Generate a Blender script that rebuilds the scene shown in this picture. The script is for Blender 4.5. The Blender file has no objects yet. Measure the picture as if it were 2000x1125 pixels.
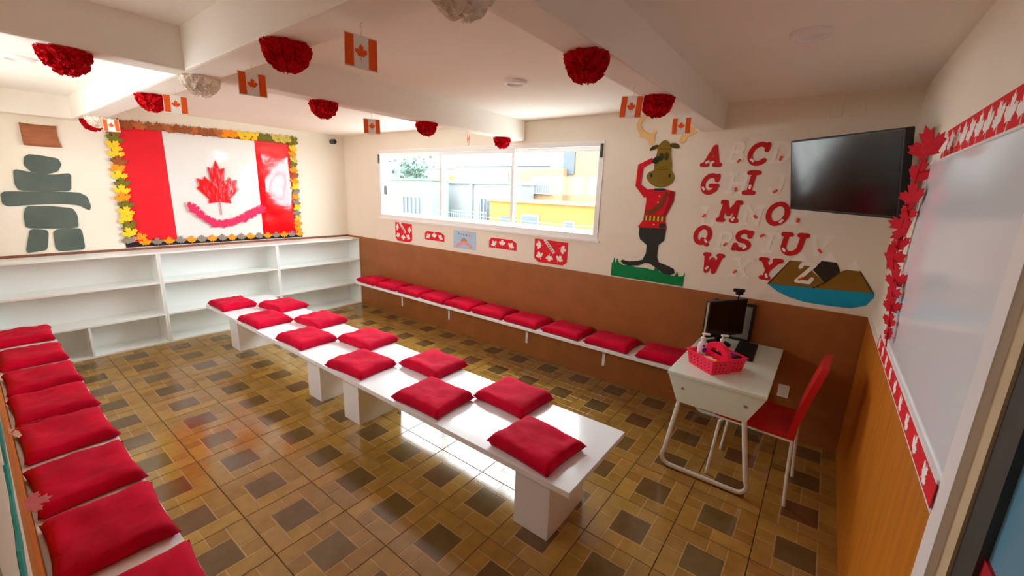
import bpy, bmesh, math, random
from mathutils import Vector, Matrix, noise

random.seed(7)
SC = bpy.context.scene
COL = SC.collection
PI = math.pi

# ------------------------------------------------------------------ camera
cd = bpy.data.cameras.new('camera')
cam = bpy.data.objects.new('camera', cd)
COL.objects.link(cam)
cd.sensor_fit = 'HORIZONTAL'
cd.sensor_width = 36.0
cd.lens = 805.556 * 36.0 / 2000.0
cd.clip_start = 0.005
cd.clip_end = 300
yaw, pitch, roll = 0.9289, -0.2282, 0.0374
_f = Vector((-math.cos(yaw) * math.cos(pitch), math.sin(yaw) * math.cos(pitch), math.sin(pitch)))
_r0 = _f.cross(Vector((0, 0, 1))).normalized()
_u0 = _r0.cross(_f)
_r = math.cos(roll) * _r0 + math.sin(roll) * _u0
_u = -math.sin(roll) * _r0 + math.cos(roll) * _u0
cam.matrix_world = Matrix(((_r.x, _u.x, -_f.x, 5.937), (_r.y, _u.y, -_f.y, -3.616), (_r.z, _u.z, -_f.z, 1.774), (0, 0, 0, 1)))
SC.camera = cam

# ------------------------------------------------------------------ world, exposure
wd = bpy.data.worlds.new('overcast_sky')
SC.world = wd
wd.use_nodes = True
wd.node_tree.nodes['Background'].inputs[0].default_value = (0.90, 0.965, 1.0, 1)
wd.node_tree.nodes['Background'].inputs[1].default_value = 1.0
SC.view_settings.view_transform = 'Standard'
SC.view_settings.look = 'None'
SC.view_settings.gamma = 1.0
SC.view_settings.use_curve_mapping = False
SC.view_settings.exposure = 4.2
SC.cycles.use_denoising = True
SC.cycles.max_bounces = 14
SC.cycles.diffuse_bounces = 10
SC.cycles.glossy_bounces = 5
SC.cycles.transparent_max_bounces = 12
SC.cycles.sample_clamp_indirect = 8.0
SC.cycles.caustics_reflective = False
SC.cycles.caustics_refractive = False


def portal(name, loc, rx, sx, sy):
    ld = bpy.data.lights.new(name, 'AREA')
    ld.shape = 'RECTANGLE'; ld.size = sx; ld.size_y = sy
    ld.cycles.is_portal = True
    o = bpy.data.objects.new(name, ld); COL.objects.link(o)
    o.location = loc; o.rotation_euler = (rx, 0, 0)
    return o


portal('window_daylight', (2.53, 0.17, 1.81), -PI / 2, 3.36, 0.9)
portal('rear_window_daylight', (2.05, -3.82, 1.94), PI / 2, 2.7, 0.44)

# ------------------------------------------------------------------ dimensions (metres)
L = 6.274      # shelf wall x=0 .. whiteboard wall x=L
D = 3.642      # window wall y=0 .. bench wall y=-D
H = 1.036      # wainscot
ZC = 2.482     # ceiling
ZB = 2.288     # underside of beams


# ------------------------------------------------------------------ materials
def lin(c):
    return tuple(((v / 255) / 12.92 if v / 255 <= 0.04045 else (((v / 255) + 0.055) / 1.055) ** 2.4) for v in c)


MATS = {}


def mat(name, rgb, rough=0.5, spec=0.5, metal=0.0, var=0.0, scale=8.0, bump=0.0, bscale=60.0, sheen=0.0, coat=0.0,
        trans=0.0, emit=0.0, stretch=None, linear=False):
    if name in MATS:
        return MATS[name]
    m = bpy.data.materials.new(name); m.use_nodes = True
    nt = m.node_tree; b = nt.nodes['Principled BSDF']
    c = rgb if linear else lin(rgb)
    b.inputs['Base Color'].default_value = (*c, 1)
    b.inputs['Roughness'].default_value = rough
    b.inputs['Specular IOR Level'].default_value = spec
    b.inputs['Metallic'].default_value = metal
    b.inputs['Sheen Weight'].default_value = sheen
    b.inputs['Coat Weight'].default_value = coat
    b.inputs['Coat Roughness'].default_value = 0.08
    if trans:
        b.inputs['Transmission Weight'].default_value = trans
    if emit:
        b.inputs['Emission Color'].default_value = (*c, 1); b.inputs['Emission Strength'].default_value = emit
    tc = nt.nodes.new('ShaderNodeTexCoord')
    if var:
        n = nt.nodes.new('ShaderNodeTexNoise'); n.inputs['Scale'].default_value = scale; n.inputs['Detail'].default_value = 5
        src = tc.outputs['Object']
        if stretch:
            mp = nt.nodes.new('ShaderNodeMapping'); mp.inputs['Scale'].default_value = stretch
            nt.links.new(src, mp.inputs[0]); src = mp.outputs[0]
        nt.links.new(src, n.inputs['Vector'])
        r = nt.nodes.new('ShaderNodeValToRGB')
        r.color_ramp.elements[0].position = 0.3; r.color_ramp.elements[1].position = 0.7
        r.color_ramp.elements[0].color = (*[v * (1 - var) for v in c], 1)
        r.color_ramp.elements[1].color = (*[min(1, v * (1 + var)) for v in c], 1)
        nt.links.new(n.outputs['Fac'], r.inputs[0]); nt.links.new(r.outputs[0], b.inputs['Base Color'])
    if bump:
        n2 = nt.nodes.new('ShaderNodeTexNoise'); n2.inputs['Scale'].default_value = bscale; n2.inputs['Detail'].default_value = 4
        nt.links.new(tc.outputs['Object'], n2.inputs['Vector'])
        bp = nt.nodes.new('ShaderNodeBump'); bp.inputs['Strength'].default_value = bump; bp.inputs['Distance'].default_value = 0.01
        nt.links.new(n2.outputs['Fac'], bp.inputs['Height']); nt.links.new(bp.outputs[0], b.inputs['Normal'])
    MATS[name] = m
    return m


def glass_mat(name, tint, refl=0.06):
    m = bpy.data.materials.new(name); m.use_nodes = True
    nt = m.node_tree; nt.nodes.clear()
    out = nt.nodes.new('ShaderNodeOutputMaterial'); mx = nt.nodes.new('ShaderNodeMixShader')
    t = nt.nodes.new('ShaderNodeBsdfTransparent'); t.inputs[0].default_value = (*tint, 1)
    g = nt.nodes.new('ShaderNodeBsdfGlossy'); g.inputs['Roughness'].default_value = 0.02
    mx.inputs[0].default_value = refl
    nt.links.new(t.outputs[0], mx.inputs[1]); nt.links.new(g.outputs[0], mx.inputs[2]); nt.links.new(mx.outputs[0], out.inputs[0])
    MATS[name] = m
    return m


M = dict(
    wall=mat('wall_paint', (238, 230, 214), 0.75, 0.2, bump=0.12, bscale=90, var=0.02, scale=2.5),
    ceil=mat('ceiling_paint', (246, 242, 234), 0.8, 0.2, bump=0.15, bscale=70, var=0.02, scale=2),
    brown=mat('brown_wainscot', (158, 96, 44), 0.42, 0.4, var=0.10, scale=5, bump=0.08, bscale=180),
    wood=mat('amber_wood', (196, 118, 28), 0.4, 0.4, var=0.16, scale=4, stretch=(1, 6, 0.6), bump=0.05, bscale=120),
    cap=mat('brown_cap', (128, 78, 60), 0.5, 0.4, var=0.1, scale=20),
    grout=mat('dark_grout', (92, 70, 44), 0.8, 0.2),
    lam=mat('white_laminate', (238, 243, 248), 0.16, 0.5, var=0.012, scale=3),
    shelf=mat('shelf_laminate', (239, 243, 241), 0.3, 0.4, var=0.012, scale=3),
    alu=mat('white_aluminium', (240, 238, 236), 0.35, 0.4),
    dark=mat('dark_metal', (62, 66, 60), 0.45, 0.4, var=0.15, scale=30),
    black=mat('black_plastic', (14, 14, 16), 0.4, 0.4, var=0.15, scale=30),
    screen=mat('black_screen', (6, 6, 8), 0.12, 0.5),
    greyscr=mat('grey_screen', (128, 132, 124), 0.35, 0.4, var=0.06, scale=10),
    chrome=mat('white_tube', (228, 232, 226), 0.25, 0.5),
    steel=mat('steel', (190, 190, 186), 0.25, 0.5, metal=1.0),
    desk=mat('pale_desk', (218, 232, 218), 0.3, 0.4, var=0.02, scale=5),
    redvinyl=mat('red_vinyl', (196, 20, 22), 0.4, 0.4, var=0.08, scale=6, bump=0.08, bscale=200),
    pink=mat('pink_plastic', (250, 36, 84), 0.35, 0.4, var=0.04, scale=10),
    redpaper=mat('red_paper', (226, 16, 34), 0.6, 0.3, var=0.05, scale=6),
    glossred=mat('red_cellophane', (236, 12, 26), 0.14, 0.5, var=0.05, scale=3, bump=0.5, bscale=7, coat=0.6),
    glosswhite=mat('white_cellophane', (232, 232, 228), 0.14, 0.5, var=0.02, scale=3, bump=0.5, bscale=6, coat=0.6),
    whitepaper=mat('white_paper', (246, 242, 236), 0.7, 0.2, var=0.01, scale=8),
    letterred=mat('letter_red', (200, 18, 24), 0.6, 0.3, var=0.05, scale=10),
    orangepaper=mat('flag_orange', (238, 96, 34), 0.7, 0.2, var=0.05, scale=30),
    tag=mat('orange_tag', (236, 78, 46), 0.6, 0.2, var=0.05, scale=30),
    stone=mat('grey_card', (90, 101, 94), 0.8, 0.2, var=0.12, scale=5),
    kraft=mat('kraft_paper', (168, 104, 72), 0.8, 0.2, var=0.14, scale=8, stretch=(1, 8, 1)),
    navy=mat('navy_strip', (38, 36, 46), 0.7, 0.2, var=0.15, scale=20),
    moose=mat('olive_card', (134, 112, 34), 0.75, 0.2, var=0.06, scale=8),
    moosedk=mat('olive_dark_card', (84, 70, 26), 0.75, 0.2, var=0.06, scale=8),
    antler=mat('antler_card', (240, 202, 138), 0.75, 0.2, var=0.05, scale=8),
    tunic=mat('tunic_red', (214, 22, 40), 0.7, 0.2, var=0.05, scale=8),
    sash=mat('sash_brown', (122, 66, 34), 0.75, 0.2, var=0.06, scale=8),
    gold=mat('gold_card', (240, 196, 60), 0.6, 0.3, var=0.05, scale=20),
    charcoal=mat('charcoal_card', (52, 56, 52), 0.75, 0.2, var=0.1, scale=8),
    green=mat('grass_green', (16, 132, 72), 0.75, 0.2, var=0.06, scale=8),
    hill=mat('hill_brown', (140, 102, 36), 0.75, 0.2, var=0.06, scale=8),
    rock=mat('rock_dark', (58, 50, 40), 0.75, 0.2, var=0.2, scale=16),
    lake=mat('lake_blue', (24, 158, 196), 0.7, 0.2, var=0.05, scale=8),
    skyblue=mat('poster_blue', (176, 208, 236), 0.6, 0.3, var=0.06, scale=10),
    crestpink=mat('crest_pink', (240, 156, 156), 0.6, 0.3, var=0.06, scale=20),
    crestbrown=mat('crest_brown', (182, 152, 134), 0.6, 0.3, var=0.08, scale=20),
    ink=mat('grey_ink', (120, 116, 120), 0.7, 0.2),
    board=mat('whiteboard_enamel', (238, 244, 250), 0.12, 0.5, var=0.02, scale=2),
    tissue_red=mat('red_tissue', (206, 6, 26), 0.8, 0.15, var=0.15, scale=14),
    tissue_white=mat('white_tissue', (246, 238, 228), 0.8, 0.15, var=0.04, scale=14),
    leafred=mat('leaf_red_felt', (196, 16, 36), 0.75, 0.2, var=0.12, scale=12),
    garpink=mat('garland_pink', (236, 40, 92), 0.6, 0.25, var=0.12, scale=12),
    l_brown=mat('leaf_brown', (158, 88, 48), 0.75, 0.2, var=0.18, scale=14),
    l_rust=mat('leaf_rust', (188, 108, 62), 0.75, 0.2, var=0.18, scale=14),
    l_orange=mat('leaf_orange', (248, 150, 30), 0.75, 0.2, var=0.12, scale=14),
    l_yellow=mat('leaf_yellow', (244, 204, 44), 0.75, 0.2, var=0.12, scale=14),
    l_olive=mat('leaf_olive', (118, 112, 38), 0.75, 0.2, var=0.18, scale=14),
    l_khaki=mat('leaf_khaki', (206, 186, 92), 0.75, 0.2, var=0.15, scale=14),
    l_grey=mat('leaf_grey', (142, 130, 116), 0.75, 0.2, var=0.12, scale=14),
    teal=mat('teal_paper', (20, 170, 164), 0.6, 0.3, var=0.12, scale=10),
    palepink=mat('pale_pink_paper', (246, 150, 176), 0.6, 0.3, var=0.08, scale=20),
    purple=mat('purple_plastic', (118, 40, 190), 0.4, 0.4),
    blue=mat('blue_plastic', (60, 60, 170), 0.4, 0.4),
    yellow=mat('yellow_label', (250, 196, 40), 0.5, 0.3),
    bottle=mat('milky_bottle', (236, 222, 232), 0.25, 0.5, var=0.03, scale=20),
    soap=mat('pink_soap', (240, 150, 150), 0.2, 0.5, var=0.03, scale=20),
    lens=mat('lamp_lens', (250, 246, 236), 0.3, 0.4),
    beige=mat('beige_reveal', (196, 176, 142), 0.6, 0.3, var=0.04, scale=10),
    bluefilm=mat('blue_film', (104, 158, 186), 0.15, 0.5, var=0.08, scale=2),
    doorred=mat('door_red', (176, 20, 40), 0.5, 0.3),
    cable=mat('black_cable', (24, 20, 20), 0.5, 0.3),
    string=mat('pale_string', (232, 226, 214), 0.7, 0.2),
)
M['glass'] = glass_mat('clear_glass', (0.97, 0.985, 0.985), 0.012)


def velvet(name, rgb):
    m = mat(name, rgb, 0.85, 0.15, var=0.18, scale=7, sheen=0.12, bump=0.55, bscale=13)
    b = m.node_tree.nodes['Principled BSDF']
    b.inputs['Sheen Tint'].default_value = (1.0, 0.25, 0.4, 1)
    b.inputs['Sheen Roughness'].default_value = 0.4
    return m


M['velvet'] = velvet('crimson_velvet', (194, 0, 46))


def tile_material():
    m = bpy.data.materials.new('stone_tile'); m.use_nodes = True
    nt = m.node_tree; b = nt.nodes['Principled BSDF']
    at = nt.nodes.new('ShaderNodeAttribute'); at.attribute_name = 'tone'
    oi = nt.nodes.new('ShaderNodeObjectInfo')
    tc = nt.nodes.new('ShaderNodeTexCoord')
    ge = nt.nodes.new('ShaderNodeNewGeometry')
    n = nt.nodes.new('ShaderNodeTexNoise'); n.inputs['Scale'].default_value = 14; n.inputs['Detail'].default_value = 6
    nt.links.new(ge.outputs['Position'], n.inputs['Vector'])
    hs = nt.nodes.new('ShaderNodeHueSaturation')
    nt.links.new(at.outputs['Color'], hs.inputs['Color'])
    a = nt.nodes.new('ShaderNodeMath'); a.operation = 'MULTIPLY_ADD'; a.inputs[1].default_value = 0.7; a.inputs[2].default_value = 0.60
    nt.links.new(n.outputs['Fac'], a.inputs[0])
    a2 = nt.nodes.new('ShaderNodeMath'); a2.operation = 'MULTIPLY_ADD'; a2.inputs[1].default_value = 0.14
    nt.links.new(oi.outputs['Random'], a2.inputs[0]); nt.links.new(a.outputs[0], a2.inputs[2])
    nt.links.new(a2.outputs[0], hs.inputs['Value'])
    nt.links.new(hs.outputs[0], b.inputs['Base Color'])
    b.inputs['Roughness'].default_value = 0.13
    b.inputs['Specular IOR Level'].default_value = 0.75
    bp = nt.nodes.new('ShaderNodeBump'); bp.inputs['Strength'].default_value = 0.03; bp.inputs['Distance'].default_value = 0.01
    nt.links.new(n.outputs['Fac'], bp.inputs['Height']); nt.links.new(bp.outputs[0], b.inputs['Normal'])
    return m


M['tile'] = tile_material()


# ------------------------------------------------------------------ mesh helpers
class MB:
    def __init__(self):
        self.v = []; self.f = []

    def add(self, vs, fs):
        o = len(self.v)
        self.v += [tuple(p) for p in vs]
        self.f += [tuple(i + o for i in f) for f in fs]
        return self

    def box(self, x0, x1, y0, y1, z0, z1):
        vs = [(x, y, z) for z in (z0, z1) for y in (y0, y1) for x in (x0, x1)]
        return self.add(vs, [(0, 2, 3, 1), (4, 5, 7, 6), (0, 1, 5, 4), (2, 6, 7, 3), (0, 4, 6, 2), (1, 3, 7, 5)])

    def obox(self, c, ax, hs):
        c = Vector(c); ax = [Vector(a).normalized() for a in ax]
        vs = [c + ax[0] * (hs[0] * i) + ax[1] * (hs[1] * j) + ax[2] * (hs[2] * k) for k in (-1, 1) for j in (-1, 1) for i in (-1, 1)]
        return self.add(vs, [(0, 2, 3, 1), (4, 5, 7, 6), (0, 1, 5, 4), (2, 6, 7, 3), (0, 4, 6, 2), (1, 3, 7, 5)])

    def prism(self, poly, z0, z1):
        """poly in local xy (counter-clockwise), extruded z0..z1"""
        a = sum(poly[i][0] * poly[(i + 1) % len(poly)][1] - poly[(i + 1) % len(poly)][0] * poly[i][1] for i in range(len(poly)))
        if a < 0:
            poly = poly[::-1]
        n = len(poly)
        vs = [(x, y, z0) for x, y in poly] + [(x, y, z1) for x, y in poly]
        fs = [tuple(range(n - 1, -1, -1)), tuple(range(n, 2 * n))]
        fs += [(i, (i + 1) % n, n + (i + 1) % n, n + i) for i in range(n)]
        return self.add(vs, fs)

    def tube(self, pts, r, seg=10, cap=True, closed=False):
        pts = [Vector(p) for p in pts]; n = len(pts)
        rs = r if isinstance(r, (list, tuple)) else [r] * n
        prev = None; rings = []
        for i, p in enumerate(pts):
            if closed:
                t = pts[(i + 1) % n] - pts[i - 1]
            else:
                t = pts[min(i + 1, n - 1)] - pts[max(i - 1, 0)]
            t.normalize()
            if prev is None:
                a = Vector((0, 0, 1)) if abs(t.z) < 0.9 else Vector((1, 0, 0))
                u = t.cross(a).normalized()
            else:
                u = (prev - t * prev.dot(t)).normalized()
            prev = u; w = t.cross(u)
            rings.append([p + (u * math.cos(2 * PI * k / seg) + w * math.sin(2 * PI * k / seg)) * rs[i] for k in range(seg)])
        vs = [q for rg in rings for q in rg]; fs = []
        for i in range(n if closed else n - 1):
            j = (i + 1) % n
            for k in range(seg):
                fs.append((i * seg + k, i * seg + (k + 1) % seg, j * seg + (k + 1) % seg, j * seg + k))
        if cap and not closed:
            fs += [tuple(range(seg - 1, -1, -1)), tuple((n - 1) * seg + k for k in range(seg))]
        return self.add(vs, fs)

    def lathe(self, prof, seg=24, c=(0, 0, 0), axis='z'):
        """prof: list of (radius, height)"""
        vs = []; fs = []
        for r, h in prof:
            for k in range(seg):
                a = 2 * PI * k / seg
                p = (r * math.cos(a), r * math.sin(a), h)
                vs.append((p[0] + c[0], p[1] + c[1], p[2] + c[2]))
        for i in range(len(prof) - 1):
            for k in range(seg):
                fs.append((i * seg + k, i * seg + (k + 1) % seg, (i + 1) * seg + (k + 1) % seg, (i + 1) * seg + k))
        fs += [tuple(range(seg - 1, -1, -1)), tuple((len(prof) - 1) * seg + k for k in range(seg))]
        return self.add(vs, fs)

    def strokes(self, lines, w, z0, z1, seg=8):
        for ln in lines:
            z1 += .0002
            for i, p in enumerate(ln):
                z1 += .00004
                self.prism([(p[0] + w / 2 * math.cos(2 * PI * k / seg), p[1] + w / 2 * math.sin(2 * PI * k / seg)) for k in range(seg)], z0, z1)
                if i:
                    q = ln[i - 1]; dx, dy = p[0] - q[0], p[1] - q[1]; l = math.hypot(dx, dy)
                    if l < 1e-6:
                        continue
                    nx, ny = -dy / l * w / 2, dx / l * w / 2
                    z1 += .00004
                    self.prism([(q[0] - nx, q[1] - ny), (p[0] - nx, p[1] - ny), (p[0] + nx, p[1] + ny), (q[0] + nx, q[1] + ny)], z0, z1)
        return self

    def mesh(self, name, m, smooth=False, bevel=0):
        me = bpy.data.meshes.new(name)
        me.from_pydata(self.v, [], self.f)
        me.materials.append(m)
        me.update()
        if bevel:
            bm = bmesh.new(); bm.from_mesh(me)
            bmesh.ops.remove_doubles(bm, verts=bm.verts, dist=1e-6)
            bmesh.ops.bevel(bm, geom=bm.edges[:], offset=bevel, segments=2, affect='EDGES', profile=0.6)
            bm.to_mesh(me); bm.free()
        if smooth:
            for p in me.polygons:
                p.use_smooth = True
            try:
                me.set_sharp_from_angle(angle=math.radians(40))
            except Exception:
                pass
        return me

    def build(self, name, m, parent=None, smooth=False, bevel=0, label=None):
        o = bpy.data.objects.new(name, self.mesh(name, m, smooth, bevel)); COL.objects.link(o)
        if parent is not None:
            o.parent = parent
        if label:
            o['label'] = label
        return o


def link(name, me, parent=None, loc=(0, 0, 0), rot=(0, 0, 0), scale=(1, 1, 1)):
    o = bpy.data.objects.new(name, me); COL.objects.link(o)
    o.parent = parent; o.location = loc; o.rotation_euler = rot; o.scale = scale
    return o


def tag(o, label, cat, group=None, kind=None):
    if label: o['label'] = label
    if cat: o['category'] = cat
    if group: o['group'] = group
    if kind: o['kind'] = kind
    return o


def thing(name, label, cat, loc=(0, 0, 0), rot=(0, 0, 0), group=None):
    o = bpy.data.objects.new(name, None); COL.objects.link(o)
    o.empty_display_size = 0.05
    o.location = loc; o.rotation_euler = rot
    return tag(o, label, cat, group)


def struct(name, mb, m, label=None, **k):
    o = mb.build(name, m, **k); o['kind'] = 'structure'
    if label: o['label'] = label
    return o


RW = (PI / 2, 0, 0)            # window wall: local x -> +X, y -> Z, z -> -Y
RS = (PI / 2, 0, PI / 2)       # shelf wall:  local x -> +Y, y -> Z, z -> +X
RB = (PI / 2, 0, -PI / 2)      # whiteboard wall: local x -> -Y, z -> -X
RF = (PI / 2, 0, PI)           # bench wall: local x -> -X, z -> +Y

ORD = ['first', 'second', 'third', 'fourth', 'fifth', 'sixth', 'seventh', 'eighth', 'ninth', 'tenth', 'eleventh', 'twelfth']

HALF = [(0, .5), (.085, .335), (.185, .38), (.14, .09), (.285, .215), (.315, .15), (.455, .17), (.41, .05), (.475, .0), (.235, -.19), (.26, -.265), (.018, -.235), (.02, -.5)]
LEAF = HALF + [(-x, y) for x, y in HALF[::-1]]
LEAF = [LEAF[i] for i in range(len(LEAF)) if i == 0 or LEAF[i] != LEAF[i - 1]][:-1]
HALFN = HALF[:-2] + [(.0, -.235)]
LEAFN = HALFN + [(-x, y) for x, y in HALFN[::-1][1:]][:-1]


def leaf_mesh(name, m, t=0.02, stem=True, curl=0.0):
    mb = MB(); mb.prism(LEAF if stem else LEAFN, 0, t)
    if curl:
        mb.v = [(x, y, z + curl * (x * x + 0.6 * y * y)) for x, y, z in mb.v]
    return mb.mesh(name, m)


# ================================================================== SETTING
# floor slab with the ceramic tiles laid on it
floor = struct('floor', MB().box(0, L, -D - 0.16, 0, -0.12, -0.004), M['grout'], 'brown stone-patterned ceramic tile floor')
S = 0.37
G = 0.0022
TX, TY = 4.050, -2.575
# the pieces printed in relief on each tile, on a quarter grid (u along +X, v along -Y)
PIECES = [((.25, .25, .75, .75), 1), ((0, 0, .5, .25), 0), ((.5, 0, .75, .25), 0), ((.75, 0, 1, .5), 0), ((.75, .5, 1, .75), 0),
          ((.5, .75, 1, 1), 0), ((.25, .75, .5, 1), 0), ((0, .5, .25, 1), 0), ((0, .25, .25, .5), 0)]
LIGHTS = [(160, 123, 56), (168, 131, 60), (152, 115, 52), (163, 127, 64)]
DARKS = [(114, 86, 52), (106, 84, 48), (120, 88, 56), (110, 90, 50), (114, 80, 50)]


def tile_mesh(seed, x0=0.0, x1=1.0, v0=0.0, v1=1.0):
    rd = random.Random(seed)
    vs = []; fs = []; cols = []

    def quad_box(a, b, c, d, zb, zt, col, bev):
        # a..c in u, b..d in v, sloped edge
        o = len(vs)
        for (p, q, r, s, z) in ((a, b, c, d, zb), (a + bev, b + bev, c - bev, d - bev, zt)):
            vs.extend([(p * S, -q * S, z), (r * S, -q * S, z), (r * S, -s * S, z), (p * S, -s * S, z)])
        for f in ((7, 6, 5, 4), (0, 4, 5, 1), (1, 5, 6, 2), (2, 6, 7, 3), (3, 7, 4, 0)):
            fs.append(tuple(o + i for i in f)); cols.append(col)
    g = G / S
    ua, ub, va, vb = max(x0, g), min(x1, 1 - g), max(v0, g), min(v1, 1 - g)
    quad_box(ua, va, ub, vb, -0.004, -0.0009, lin((182, 148, 94)), 0.001)
    for (a, b, c, d), dk in PIECES:
        j = 0.0075
        a, b, c, d = (g if a == 0 else a + j), (g if b == 0 else b + j), (1 - g if c == 1 else c - j), (1 - g if d == 1 else d - j)
        a, b, c, d = max(a, x0), max(b, v0), min(c, x1), min(d, v1)
        if c - a < 0.02 or d - b < 0.02:
            continue
        base = lin(rd.choice(DARKS if dk else LIGHTS)); k = rd.uniform(.9, 1.1)
        quad_box(a, b, c, d, -0.003, 0.0, tuple(v * k for v in base), 0.005)
    me = bpy.data.meshes.new('tile'); me.from_pydata(vs, [], fs); me.materials.append(M['tile'])
    ca = me.color_attributes.new('tone', 'FLOAT_COLOR', 'CORNER')
    for p in me.polygons:
        for li in p.loop_indices:
            ca.data[li].color = (*cols[p.index], 1)
    me.update()
    return me


TILES = [tile_mesh(s) for s in range(6)]
i0 = math.floor((0 - TX) / S); i1 = math.ceil((L - TX) / S)
for i in range(i0, i1):
    for j in range(-8, 5):
        x = TX + i * S; y = TY - j * S           # tile spans x..x+S, y..y-S
        u0, u1 = max(0, (0 - x) / S), min(1, (L - x) / S)
        v0, v1 = max(0, (y - 0) / S), min(1, (y + D) / S)
        if u1 - u0 < 0.03 or v1 - v0 < 0.03:
            continue
        me = random.choice(TILES) if (u0, u1, v0, v1) == (0, 1, 0, 1) else tile_mesh(i * 31 + j, u0, u1, v0, v1)
        link('tile', me, floor, (x, y, 0))

struct('ceiling', MB().box(-.15, L + .15, -D - .15, .15, ZC, ZC + .12), M['ceil'], 'white plastered ceiling between the beams')
# walls
WX0, WX1, WZ0, WZ1 = 0.845, 4.222, 1.357, 2.262
wb = MB()
wb.box(-.15, WX0, 0, .15, -.12, ZC).box(WX1, L + .15, 0, .15, -.12, ZC).box(WX0, WX1, 0, .15, -.12, WZ0).box(WX0, WX1, 0, .15, WZ1, ZC)
struct('wall_back', wb, M['wall'], 'cream wall with the wide sliding window')
struct('wall_left', MB().box(-.15, 0, -D - .15, 0, -.12, ZC), M['wall'], 'cream wall behind the flag display')
DX0 = 5.45
DY0, DY1, DZ1 = -2.36, -3.20, 2.10
rb = MB().box(L, L + .15, DY0, 0, -.12, ZC).box(L, L + .15, -D - .15, DY1, -.12, ZC).box(L, L + .15, DY1, DY0, DZ1, ZC)
struct('wall_right', rb, M['wall'], 'cream wall carrying the whiteboard')
VX0, VX1, VZ0, VZ1 = 0.70, 3.40, 1.72, 2.16
fb = MB().box(0, DX0, -D - .15, -D, -.12, VZ0).box(0, DX0, -D - .15, -D, VZ1, ZC).box(0, VX0, -D - .15, -D, VZ0, VZ1).box(VX1, DX0, -D - .15, -D, VZ0, VZ1)
fb.box(DX0, L, -D - .15, -D, 2.12, ZC)
struct('wall_front', fb, M['wall'], 'cream wall behind the red cushion bench beside the doorway')

# unseen closed landing, added to keep skylight from coming through the doorway
lw = MB().box(4.3, 4.45, -5.25, -D - .15, -.12, ZC).box(7.0, 7.15, -5.25, -D - .15, -.12, ZC)
lw.box(4.3, 7.15, -5.4, -5.25, -.12, ZC)
lw.box(L + .15, 7.15, -D - .15, -D, -.12, ZC)
struct('wall_added_landing', lw, M['wall'], 'cream walls of the unseen landing added to shut skylight out of the doorway')
struct('floor_added_landing', MB().box(4.3, 7.15, -5.4, -D - .16, -.12, -.004), M['grout'], 'brown floor of the unseen landing added behind the doorway')
struct('ceiling_added_landing', MB().box(4.3, 7.15, -5.4, -D - .15, ZC, ZC + .12), M['ceil'], 'white ceiling of the unseen landing added to shut skylight out')

# brown wainscot panels
struct('trim_1', MB().box(0.0, L - .014, -.014, 0, 0, H), M['brown'], 'brown wainscot panel under the window', bevel=.002)
struct('trim_2', MB().box(0, .012, -D, -.014, 0.0, H), M['cap'], 'brown wainscot behind the white shelves')
struct('trim_3', MB().box(L - .014, L, -2.28, -.014, 0, H), M['wood'], 'amber wood wainscot under the whiteboard', bevel=.002)
struct('trim_4', MB().box(.012, DX0, -D, -D + .006, 0, H), M['wood'], 'amber wainscot behind the wall bench')
struct('trim_5', MB().box(L - .018, L, -2.28, -.014, H, H + .012), M['alu'], 'thin white moulding on the amber wainscot')

# beams
bm_ = lambda n, *a: struct(n, MB().box(*a), M['ceil'], bevel=.012)
GY0, GY1 = -2.85, -2.69
o = bm_('ceiling_beam', 0, L, GY0, GY1, ZB, ZC + .02); o['label'] = 'long plastered girder running from flag wall to whiteboard wall'
o = bm_('ceiling_beam', 5.035, 5.195, GY1 - .01, 0, ZB, ZC + .02); o['label'] = 'plastered beam meeting the window wall above the letter A'
o = bm_('ceiling_beam', 5.035, 5.195, -D, GY0 + .01, ZB, ZC + .02); o['label'] = 'plastered beam between the girder and the doorway'
o = bm_('ceiling_beam', 3.190, 3.330, GY1 - .01, 0, ZB, ZC + .02); o['label'] = 'plastered beam meeting the window wall above the panes'
o = bm_('ceiling_beam', 3.190, 3.340, -D, GY0 + .01, ZB, ZC + .02); o['label'] = 'plastered beam between the girder and the bench wall'
o = bm_('ceiling_beam', 0, .15, -D, GY0 + .01, ZB, ZC + .02); o['label'] = 'short plastered beam above the stone figure'

# window
wn = thing('window_1', 'wide white aluminium sliding window with three panes', 'window', (WX0, 0.06, WZ0)); wn['kind'] = 'structure'
del wn['category']
wn.location = (0, 0, 0)
fr = MB(); a, b_ = .006, .11
fr.box(WX0, WX1, -a, b_, WZ1 - .045, WZ1).box(WX0, WX1, -a, b_, WZ0, WZ0 + .05).box(WX0, WX0 + .045, -a, b_, WZ0 + .05, WZ1 - .045).box(WX1 - .05, WX1, -a, b_, WZ0 + .05, WZ1 - .045)
fr.build('window_frame', M['alu'], wn, bevel=.003)
MB().box(WX0 - .02, WX1 + .02, -.02, 0, WZ0 - .02, WZ0).build('window_sill', M['alu'], wn, bevel=.002)
for (x0, x1, y) in ((WX0 + .045, 2.085, .07), (2.035, 3.175, .035), (3.13, WX1 - .05, .07)):
    s = MB(); z0, z1 = WZ0 + .05, WZ1 - .045; w = .036
    s.box(x0, x1, y, y + .03, z1 - w, z1).box(x0, x1, y, y + .03, z0, z0 + w).box(x0, x0 + w, y, y + .03, z0 + w, z1 - w).box(x1 - w, x1, y, y + .03, z0 + w, z1 - w)
    so = s.build('sash', M['alu'], wn, bevel=.003)
    MB().box(x0 + w, x1 - w, y + .012, y + .017, z0 + w, z1 - w).build('pane', M['glass'], so)
for x, z in ((WX0 + .012, WZ1 - .17), (WX1 - .035, WZ1 - .15)):
    MB().box(x, x + .022, -.02, -.006, z, z + .12).build('latch', M['dark'], wn, bevel=.003)
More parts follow.
